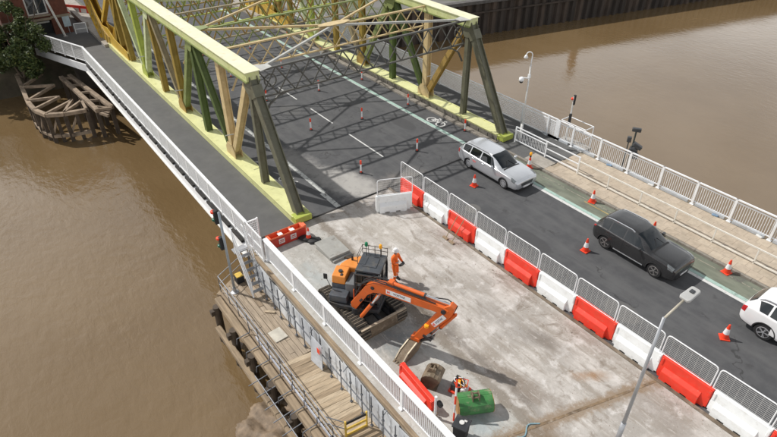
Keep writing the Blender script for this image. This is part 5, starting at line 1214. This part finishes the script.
# white/blue handrail along the water edge of the jetty
hr = thing('jetty_handrail', 'thin steel handrail along the water edge of the timber jetty', 'railing', (0, -10.9, DZ))
xs5 = [-.55+1.05*k for k in range(17)]
pmj = MB().tube((0, 0, 0), (0, 0, 1.05), .022, 6).mesh('post', scaf)
for x in xs5: link('post', pmj, hr, (x, -10.84, DZ))
for z, m_ in ((1.03, galv), (.55, galv)): part(MB().tube((xs5[0], -10.84, DZ+z), (xs5[-1], -10.84, DZ+z), .024, 6), 'rail', m_, hr)
part(MB().bar((3.4, -10.86, DZ+.15), (xs5[-1], -10.86, DZ+.15), .03, .16), 'toe_board', mat('blue_white_board', (.55, .58, .66), .5, var=.25, scale=2), hr)
part(MB().path([(-.55, -10.84, DZ+1.03), (-1.35, -9.3, DZ+1.03)], .024).path([(-.55, -10.84, DZ+.55), (-1.35, -9.3, DZ+.55)], .02), 'rail', galv, hr)
o2 = thing('scaffold_outrigger', 'scaffold tube outrigger along the outside of the jetty near the bottom edge', 'scaffold', (6, -12.2, DZ-.3))
part(MB().tube((5.0, -11.75, DZ-.30), (14, -11.75, DZ-.30), .024, 8), 'ledger', scaf, o2)
for k in range(8): part(MB().tube((5.3+k*.75, -12.2, DZ-.34), (5.3+k*.75, -10.8, DZ-.20), .025, 6), 'transom', scaf, o2)
# sheeted wall between jetty and slab
sw = thing('sheeted_wall', 'grey-white sheeting panels on the wall between jetty and slab', 'wall', (6, -9.05, DZ))
shm = [mat('sheeting_%d' % i, c, .5, var=.16, scale=1.6, dirt=[((.30, .29, .27), .5, .72, 1.3, .6)]) for i, c in enumerate([(.64, .67, .70), (.72, .74, .76), (.56, .59, .63)])]
for k in range(18):
    x = -.2+k*.92
    part(MB().prism([(0, DZ+.05), (.90, DZ+.05), (.90, -.42+rr.uniform(-.1, .08)), (0, -.40+rr.uniform(-.1, .08))], (x, -9.09-rr.uniform(0, .03), 0), (1, rr.uniform(-.03, .03), 0), (0, 0, 1), (0, -.02, 0)), 'sheet', shm[rr.randrange(3)], sw)
part(MB().span((-.3, -9.06, DZ-.4), (16.5, -8.99, -.3)), 'backing', conc, sw)
sc = thing('scaffold', 'row of dark scaffold uprights standing against the sheeted wall', 'scaffold', (6, -9.3, DZ))
pms = MB().tube((0, 0, 0), (0, 0, 1.78), .026, 6).box((0, 0, .04), (.10, .10, .08)).box((0, 0, 1.2), (.08, .08, .08)).mesh('upright', scaf)
for k in range(22): link('upright', pms, sc, (-.1+k*.74+rr.uniform(-.05, .05), -9.28+rr.uniform(-.03, .03), DZ+.04))
for x0_, x1_, z in ((-.2, 5.8, 1.1), (6.5, 16, .95)): part(MB().tube((x0_, -9.31, DZ+z), (x1_, -9.31, DZ+z), .024, 6), 'ledger', scaf, sc)
for k in range(5): part(MB().tube((.6+k*2.6, -9.33, DZ+1.5), (.6+k*2.6, -8.6, DZ+2.1), .022, 6), 'tie', scaf, sc)
# a sheet panel standing proud with a red mark, a timber gap
dm_ = thing('loose_sheet', 'loose pale sheet with red mark propped against the scaffold uprights', 'sheet', (6.6, -9.4, DZ))
part(MB().prism([(0, .1), (.8, .1), (.75, 1.5), (.08, 1.62)], (6.0, -9.50, DZ), (1, .12, 0), (0, .06, 1), (0, -.02, 0)), 'panel', shm[2], dm_)
part(MB().box((6.65, -9.45, DZ+1.2), (.2, .015, .28)), 'red_mark', conered, dm_)
# timber hatch board on deck, yellow barrier board at the bottom
tag(part(MB().box((0, 0, 0), (.75, .62, .05)), 'hatch_board', mat('pale_board', (.52, .49, .42), .8, var=.2), None, (3.75, -9.95, DZ+.03), rz=.06), 'pale square board lying on the jetty planks', 'board')
tag(part(MB().box((0, 0, 0), (.5, .12, .06)), 'offcut', plank_m[4], None, (2.2, -9.55, DZ+.04), rz=.8), 'short pale timber offcut on the jetty by the wall', 'timber')
yb = thing('yellow_gate', 'yellow-edged timber gate standing across the jetty at the bottom edge', 'gate', (10.3, -9.9, DZ))
ylw = mat('yellow_paint', (.66, .45, .08), .6, var=.2)
for z in (.15, .5, .85): part(MB().bar((10.05, -10.35, DZ+z), (10.15, -9.45, DZ+z), .04, .12), 'board', ylw if z != .85 else black, yb)
for y in (-10.35, -9.45): part(MB().bar((10.05+(.1 if y > -10 else 0), y, DZ), (10.05+(.1 if y > -10 else 0), y, DZ+1.0), .06, .06, (1, 0, 0)), 'post', ylw, yb)
part(MB().tube((9.4, -10.8, DZ+.95), (10.05, -10.35, DZ+.95), .022, 6).tube((9.4, -10.8, DZ+.55), (10.05, -10.35, DZ+.55), .022, 6), 'tie_rail', scaf, yb)
# signal mast with two red and green heads
sm = thing('signal_mast', 'grey mast with two red and green signal heads standing on the jetty', 'signal', (-.14, -10.29, DZ))
grn = mat('green_glass', (.01, .10, .06), .25, var=.2)
part(MB().tube((-.14, -10.29, DZ), (-.14, -10.29, 2.85), .062, 12), 'column', mat('mast_grey', (.33, .37, .40), .5, .3, var=.1), sm, smooth=True)
part(MB().lathe([(.20, 0), (.20, .03), (.09, .06), (.09, .3)], 12, (-.14, -10.29, DZ)), 'base_plate', galv, sm)
for z in (2.55, 1.05):
    hh = part(MB().box((-.28, -10.40, z), (.20, .20, .72)), 'signal_head', black, sm, bevel=.03)
    part(MB().lathe([(.03, 0), (.11, .03), (.12, .10), (.10, .14)], 12, (-.34, -10.48, z+.20)), 'red_lens', conered, hh, smooth=True)
    part(MB().lathe([(.03, 0), (.11, .03), (.12, .10), (.10, .14)], 12, (-.34, -10.48, z-.22)), 'green_lens', grn, hh, smooth=True)
# white access ladder and cage at the footway end
ld = thing('access_ladder', 'white caged ladder stair leading from the footway end to the jetty', 'ladder', (-.1, -9.2, DZ))
for y in (-9.15, -9.75): part(MB().bar((-.55, y, .35), (.9, y, DZ+.1), .05, .10), 'stringer', white, ld); 
for k in range(7): part(MB().box((-.42+k*.2, -9.45, .20-k*.31), (.20, .58, .03)), 'tread', galv, ld)
for y in (-9.15, -9.75):
    part(MB().path([(-.75, y, 1.35), (-.55, y, 1.30), (.9, y, -.95), (.9, y, DZ+.1)], .028, 6).path([(-.55, y, .35), (-.55, y, 1.30)], .026, 6).path([(.2, y, -.75), (.2, y, .20)], .024, 6).path([(-.55, y, .85), (.9, y, -1.45)], .022, 6), 'handrail', white, ld)
part(MB().span((-.95, -9.8, -.08), (-.5, -9.12, -.02)), 'landing', galv, ld)
cg = thing('gate_cage', 'white barred gate closing the end of the near footway', 'gate', (-.6, -8.9, 0))
for p in ((-.66, -8.93), (-.66, -8.35), (.9, -8.93), (-.05, -8.93)): part(MB().bar((*p, -.1), (*p, 1.45), .07, .07, (1, 0, 0)), 'post', white, cg)
part(infill((-.66, -8.93, 0), (.9, -8.93, 0), .1, 1.35, .10, .022), 'bar_panel', white, cg, stuff=True)
for z in (1.40, .75, .1): part(MB().bar((-.66, -8.93, z), (.9, -8.93, z), .06, .06), 'rail', white, cg)
part(mesh_panel((-.66, -8.93, 0), (-.66, -8.35, 0), .1, 1.35, .08, .12, .018), 'mesh_panel', white, cg, stuff=True)
part(MB().bar((-.66, -8.93, 1.38), (-.66, -8.35, 1.38), .08, .06), 'rail', white, cg)
LK = thing('locker', 'small black locker with yellow lid at the far end of the jetty', 'locker', (-.75, -9.75, DZ))
part(MB().box((0, 0, 0), (.42, .40, .38)), 'body', black, LK, (-.75, -9.75, DZ+.20), bevel=.02)
part(MB().box((0, 0, 0), (.36, .34, .05)), 'lid', ylw, LK, (-.75, -9.75, DZ+.42))
# mud and rubble bank at the waterline
mbk = MB(); n = 44; vs = []
for i in range(n+1):
    for j in range(n+1):
        u, v = i/n*2-1, j/n*2-1; x, y = 7.8+u*3.8, -11.6+v*2.2; h = max(0, 1-u*u)*max(0, 1-v*v)
        vs.append((x, y, WATER-.35+h*.95+(.13*math.sin(3.1*x+1.7*y)+.10*math.sin(5.3*y-2.2*x)+rr.uniform(-.06, .08))*(h > .05)))
mbk.add(vs, [(i*(n+1)+j, i*(n+1)+j+1, (i+1)*(n+1)+j+1, (i+1)*(n+1)+j) for i in range(n) for j in range(n)])
struct(part(mbk, 'mud_bank', mat('river_mud', (.20, .145, .095), .7, var=.4, scale=2.5, bump=.8, bscale=6), None, smooth=True))

# ================================================================== TIMBER DOLPHIN (far left)
dp = thing('timber_dolphin', 'old pale timber fender structure standing in the river under the footway', 'fender', (-30, -12, WATER))
ZD = -2.2
out = [(-39.4, -13.9), (-35.8, -14.05), (-32.3, -14.2), (-30.1, -14.05), (-28.6, -13.5), (-28.0, -12.3), (-27.7, -10.7)]
def P3(p, z): return Vector((p[0], p[1], z))
for a, b in zip(out[:-1], out[1:]):
    part(MB().bar(P3(a, ZD), P3(b, ZD), .34, .30), 'top_beam', pale_timber, dp, bevel=.03)
    part(MB().bar(P3(a, WATER+.55), P3(b, WATER+.55), .30, .28), 'lower_beam', pale_timber, dp, bevel=.03)
inn = [(-38.2, -12.0), (-34.6, -11.7), (-31.6, -11.9), (-30.2, -11.2), (-29.6, -10.6)]
zz = [(out[0], inn[0]), (out[1], inn[0]), (out[1], inn[1]), (out[2], inn[1]), (out[2], inn[2]), (out[3], inn[2]), (out[4], inn[3]), (out[5], inn[3]), (out[5], inn[4]), (out[6], inn[4])]
for a, b in zz: part(MB().bar(P3(a, ZD+.10), P3(b, ZD+.10), .20, .22), 'raking_strut', pale_timber, dp)
for a in out:
    part(MB().bar(P3(a, -6.5), P3(a, ZD-.1), .30, .30, (1, 0, 0)), 'pile', wet_timber, dp)
for a, b in zip(out[:-1], out[1:]):
    m_ = ((a[0]+b[0])/2, (a[1]+b[1])/2); part(MB().bar(P3(m_, -6.5), P3(m_, ZD-.1), .26, .26, (1, 0, 0)), 'pile', wet_timber, dp)
    part(MB().bar(P3(a, WATER+.6), P3(m_, ZD-.3), .16, .16), 'brace', pale_timber, dp)
d2 = thing('timber_fender', 'pair of long pale timber beams on dark piles beside the bridge footway', 'fender', (-30, -9.6, WATER))
for y0_, y1_ in ((-10.75, -10.0), (-10.05, -8.9)):
    part(MB().bar((-36.5, y0_, ZD), (-27.0, y1_, ZD), .36, .34), 'beam', pale_timber, d2, bevel=.04)
for k in range(5):
    x = -36+k*2.2; u = (x+36.5)/9.5
    for y0_, y1_ in ((-10.75, -10.0), (-10.05, -8.9)): part(MB().bar((x, y0_+(y1_-y0_)*u, -6.5), (x, y0_+(y1_-y0_)*u, ZD-.15), .30, .30, (1, 0, 0)), 'pile', wet_timber, d2)
    part(MB().bar((x, -10.75+.75*u, ZD+.05), (x+.4, -10.05+1.15*u, ZD+.05), .16, .18), 'cross_tie', pale_timber, d2)
for k in range(4): part(MB().bar((-28.5+k*.5, -9.9, ZD-.2), (-27.2+k*.4, -8.9-.2*k, ZD-.2), .18, .2), 'strut', pale_timber, d2)
# ================================================================== FAR BANK
# sheet pile quay wall, each pile a piece
qw = thing('quay_wall', 'dark rusty sheet-pile quay wall on the far river bank', 'wall', (qx(34), 34, WATER))
pile_m = [mat('sheet_pile_%d' % i, c, .8, .1, var=.35, scale=1.2, stretch=(1, 1, .3), dirt=[((.03, .025, .02), .5, .7, .8, .7)]) for i, c in enumerate([(.055, .042, .034), (.075, .055, .042), (.045, .036, .03)])]
dirv = Vector((.2184, 1, 0)).normalized(); nrm_ = Vector((1, -.2184, 0)).normalized()
pil = []
for m_ in pile_m:
    pr = [(0, 0), (.22, 0), (.40, .32), (.82, .32), (1.0, 0), (1.2, 0), (1.2, -.10), (.95, -.10), (.76, .22), (.46, .22), (.27, -.10), (0, -.10)]
    pil.append(MB().prism(pr, (0, 0, 0), dirv, nrm_, (0, 0, 5.0)).mesh('sheet_pile', m_))
y = 12.6; k = 0
while y < 110:
    link('sheet_pile', pil[k % 3 if rr.random() < .7 else rr.randrange(3)], qw, (qx(y), y, WATER-1.1)); y += 1.2*dirv.y; k += 1
a, b = Vector((qx(12.4), 12.4, -.64)), Vector((qx(111), 111, -.64))
part(MB().bar(a+nrm_*.1, b+nrm_*.1, .75, .36), 'capping_beam', mat('dark_cap', (.10, .095, .09), .85, var=.3), qw)
part(MB().bar(a+nrm_*.40+Vector((0, 0, -1.2)), b+nrm_*.40+Vector((0, 0, -1.2)), .12, .2), 'waling', pile_m[0], qw)
# warehouses on the quay: seen mirrored in the river
brick = mat('warehouse_brick', (.26, .13, .085), .9, var=.25, scale=3, dirt=[((.12, .08, .06), .5, .7, .5, .6)])
slate = mat('roof_slate', (.09, .09, .10), .8, var=.2)
def warehouse(lab, y0, y1, dist, h, depth, m=brick):
    c = Vector((qx((y0+y1)/2), (y0+y1)/2, -1))-nrm_*dist; L = (y1-y0)/dirv.y
    t = thing('warehouse', lab, 'building', c)
    e = [c-dirv*L/2, c+dirv*L/2, c+dirv*L/2-nrm_*depth, c-dirv*L/2-nrm_*depth]
    part(MB().add([Vector((p.x, p.y, -1.1)) for p in e]+[Vector((p.x, p.y, h-1)) for p in e], [(0, 1, 2, 3), (4, 7, 6, 5), (0, 4, 5, 1), (1, 5, 6, 2), (2, 6, 7, 3), (3, 7, 4, 0)]), 'wall', m, t)
    mid = [(e[0]+e[3])/2, (e[1]+e[2])/2]
    part(MB().add([Vector((p.x, p.y, h-.99)) for p in e]+[Vector((p.x, p.y, h-1+depth*.12)) for p in mid], [(0, 1, 5, 4), (2, 3, 4, 5), (0, 4, 3), (1, 2, 5), (0, 3, 2, 1)]), 'roof', slate, t)
    n = int(L/4)
    for i in range(n):
        for z in range(int(h//3.4)):
            p = e[0]+dirv*(2+i*4*L/(n*4))+nrm_*.03; w = part(MB().bar(Vector((p.x, p.y, -.2+z*3.3)), Vector((p.x, p.y, 1.3+z*3.3)), 1.3, .08, nrm_), 'window', glass_win, t)
            part(MB().bar(Vector((p.x, p.y, -.32+z*3.3))-dirv*.8, Vector((p.x, p.y, -.32+z*3.3))+dirv*.8, .25, .12), 'sill', conc, w)
    return t
warehouse('long brick warehouse on the far quay, mirrored in the river', 28, 60, 9, 4.1, 14)
warehouse('lower grey warehouse at the far end of the quay', 62, 96, 9, 2.2, 14, mat('grey_cladding', (.25, .25, .25), .7, var=.1))
ch = thing('brick_chimney', 'slender brick chimney rising behind the quay warehouse', 'chimney', Vector((qx(56), 56, -1))-nrm_*8)
part(MB().tube(W(ch), W(ch)+Vector((0, 0, 7.6)), .7, 12, .5), 'stack', brick, ch)
part(MB().lathe([(.62, 7.4), (.66, 7.6), (.55, 7.9)], 12, W(ch)), 'cap', conc, ch)
# ------------------------------------------------------------------ brick bridge house, upper left
bh_m = mat('house_brick', (.15, .055, .036), .9, var=.28, scale=5, bump=.3, dirt=[((.10, .05, .035), .5, .7, 1.2, .6)])  # brick darkened: shade on the river-facing wall is put into this colour
stone = mat('sandstone_band', (.30, .25, .19), .85, var=.2, dirt=[((.15, .12, .1), .5, .7, 1.5, .6)])
hb = thing('brick_house', 'red brick bridge house with stone bands at the far end of the footway', 'house', (-44, -10.2, 0))
X0, Y0h, Y1h = -42.0, -13.4, -7.75
part(MB().span((-49, Y0h, -.5), (X0, -11.15, 7)).span((-49, -9.35, -.5), (X0, Y1h, 7)).span((-49, -11.149, 1.55), (X0-.02, -9.351, 2.05)).span((-49, -11.149, 3.9), (X0-.02, -9.351, 7)), 'wall', bh_m, hb)
for z in (1.58, 3.7): part(MB().span((X0+.003, Y0h, z), (X0+.12, -11.15, z+.22)), 'stone_band', stone, hb); part(MB().span((X0+.003, -9.35, z), (X0+.12, Y1h+.08, z+.22)), 'stone_band', stone, hb)
part(MB().span((X0-.02, -11.15, 1.50), (X0+.14, -9.35, 1.72)), 'lintel', stone, hb)
wd = part(MB().span((X0-.25, -11.1, 2.06), (X0-.18, -9.4, 3.89)), 'window', glass_win, hb)
part(MB().span((X0-.18, -11.12, 2.05), (X0-.10, -9.38, 2.15)).span((X0-.18, -11.12, 3.75), (X0-.10, -9.38, 3.88)).span((X0-.18, -11.12, 2.15), (X0-.10, -11.0, 3.75)).span((X0-.18, -9.5, 2.15), (X0-.10, -9.38, 3.75)).span((X0-.18, -10.28, 2.15), (X0-.10, -10.2, 3.75)), 'frame', white_old, wd)
part(MB().span((X0-.1, -11.2, 1.90), (X0+.22, -9.3, 2.04)), 'sill', stone, wd)
part(MB().span((X0-.9, -11.1, -.3), (X0-.8, -9.4, 1.5)), 'door', mat('dark_door', (.02, .022, .025), .5, var=.2), hb)
part(MB().span((X0-.5, -11.0, 1.15), (X0-.42, -9.5, 1.3)), 'striped_bar', conewhite, hb)
part(MB().prism([(-49.4, 7.0), (-41.6, 7.0), (-45.5, 9.5)], (0, Y0h-.4, 0), (1, 0, 0), (0, 0, 1), (0, Y1h-Y0h+.8, 0)), 'roof', slate, hb)
pl_ = thing('leaning_post', 'slim white leaning post in front of the brick house doorway', 'post', (-40.9, -8.9, 0))
part(MB().bar((-40.9, -8.75, 0), (-41.5, -9.5, 4.4), .14, .14), 'post', white_old, pl_); part(MB().box((-40.9, -8.75, .04), (.4, .4, .08)), 'foot', galv, pl_)
nb_ = thing('notice_board', 'pale blue notice board standing against the brick house', 'sign', (-41.6, -8.1, 0))
part(MB().box((-41.75, -8.15, 1.15), (.06, .62, .95)), 'panel', mat('pale_blue_sign', (.42, .52, .58), .5, var=.12, scale=6), nb_); part(MB().tube((-41.75, -8.15, 0), (-41.75, -8.15, .7), .04, 8), 'post', galv, nb_)
wb = thing('crowd_barrier', 'small white barrier frame across the end of the footway', 'barrier', (-40.9, -7.2, 0))
part(MB().path([(-41.0, -7.75, 0), (-41.0, -7.75, 1.0), (-40.8, -6.75, 1.0), (-40.8, -6.75, 0)], .05, 6).tube((-41, -7.75, .5), (-40.8, -6.75, .5), .04, 6), 'frame', white, wb)
part(MB().prism([(0, .12), (1.0, .12), (1.0, .9), (0, .9)], (-41.0, -7.75, 0), (.2, 1, 0), (0, 0, 1), (.02, 0, 0)), 'panel', galv, wb)
# red pedestrian barriers beyond
for k in range(5):
    x, y = -48.6+k*.75, -6.6+k*.55
    t = thing('pedestrian_barrier', 'red and white plastic barrier on the far street, %s from the brick house' % ORD[k], 'barrier', (x, y, 0), 'red barriers on the far street')
    t.rotation_euler = (0, 0, .63)
    lpart(MB().span((-.45, -.03, .72), (.45, .03, 1.0)).span((-.45, -.03, .1), (-.36, .03, .72)).span((.36, -.03, .1), (.45, .03, .72)).span((-.36, -.03, .1), (.36, .03, .22)), 'frame', red_pl, t)
    lpart(MB().span((-.36, -.02, .32), (.36, .02, .70)), 'panel', conewhite, t); lpart(MB().span((-.42, -.25, 0), (-.30, .25, .09)).span((.30, -.25, 0), (.42, .25, .09)), 'foot', black, t)
# ------------------------------------------------------------------ bush on the left bank
leaf = [mat('leaf_%d' % i, c, .6, var=.3, scale=1.5) for i, c in enumerate([(.05, .078, .02), (.075, .105, .025), (.13, .145, .045), (.035, .055, .016)])]
def bush(lab, centre, rad, n, seed, trunk_h, name='leafy_bush', cat='bush', ls=.16):
    r_ = random.Random(seed); c = Vector(centre)
    t = thing(name, lab, cat, (c.x, c.y, c.z-trunk_h))
    tm = MB(); tips = []
    base_ = Vector((c.x, c.y, c.z-trunk_h))
    for k in range(7):
        p = base_; dd = Vector((r_.uniform(-.5, .5), r_.uniform(-.5, .5), 1)).normalized(); rr_ = .11
        for j in range(5):
            q = p+dd*(trunk_h+rad[2])*.24; tm.tube(p, q, rr_, 6, rr_*.7); p = q; rr_ *= .7; dd = (dd+Vector((r_.uniform(-.35, .35), r_.uniform(-.35, .35), r_.uniform(-.1, .2)))).normalized()
        tips.append(p)
    part(tm, 'trunk', wet_timber, t)
    clumps = []
    for k in range(60):
        while True:
            v = Vector((r_.uniform(-1, 1), r_.uniform(-1, 1), r_.uniform(-.95, 1)))
            if .25 < v.length < 1.12: break
        clumps.append((c+Vector((v.x*rad[0], v.y*rad[1], v.z*rad[2])), r_.uniform(.22, .75)))
    cr_ = MB()
    for k in range(n):
        cc_, cr0 = clumps[r_.randrange(len(clumps))]
        v = Vector((r_.gauss(0, 1), r_.gauss(0, 1), r_.gauss(0, .8))).normalized()*cr0*r_.uniform(.55, 1.1); p = cc_+v
        u = Vector((r_.gauss(0, 1), r_.gauss(0, 1), r_.gauss(0, .6))).normalized(); w = u.cross(Vector((r_.gauss(0, 1), r_.gauss(0, 1), r_.gauss(0, 1)))).normalized(); s = ls*r_.uniform(.6, 1.3)
        cr_.add([p-u*s*.9, p+w*s*.42, p+u*s*.9, p-w*s*.42], [(0, 1, 2, 3)], r_.choice([0, 0, 1, 1, 2, 3, 3]))
    me = cr_.mesh('crown', leaf); link('crown', me, t, (0, 0, 0))
    return t
bush('dense dark green bush on the river bank at the upper left corner', (-38.4, -13.5, .9), (2.6, 2.6, 3.0), 26000, 5, 3.4)
bush('smaller leafy bush behind the corner bush on the left bank', (-41.8, -16.2, 1.2), (2.4, 2.4, 2.4), 9000, 6, 2.5)
bush('low green bush on the far quay beyond the bridge', (-37.5, 27.5, -.2), (2.0, 2.2, 1.1), 5000, 8, 1.0)
# pedestrian barriers, kerb, shed on the far street seen through the lattice
fs = thing('street_kiosk', 'pale flat-roofed kiosk on the far street seen through the bridge lattice', 'kiosk', (-58, 2, 0))
part(MB().span((-60, 9.5, 0), (-54, 13, 3)), 'wall', stone, fs); part(MB().span((-60.3, 9.2, 3.003), (-53.7, 13.3, 3.2)), 'roof', conc, fs); part(MB().span((-53.99, 10.2, .02), (-53.95, 11.2, 2.1)), 'door', white_old, fs)
for k in range(6):
    t = thing('street_bollard', 'red and white bollard on the far street, %s from the truss' % ORD[k], 'bollard', (-43.2-1.6*k, 6.6-.2*k, 0), 'bollards on the far street')
    lpart(MB().lathe([(.10, 0), (.10, .45)], 10), 'sleeve', conewhite, t); lpart(MB().lathe([(.102, .45), (.09, 1.0)], 10), 'cap', conered, t)
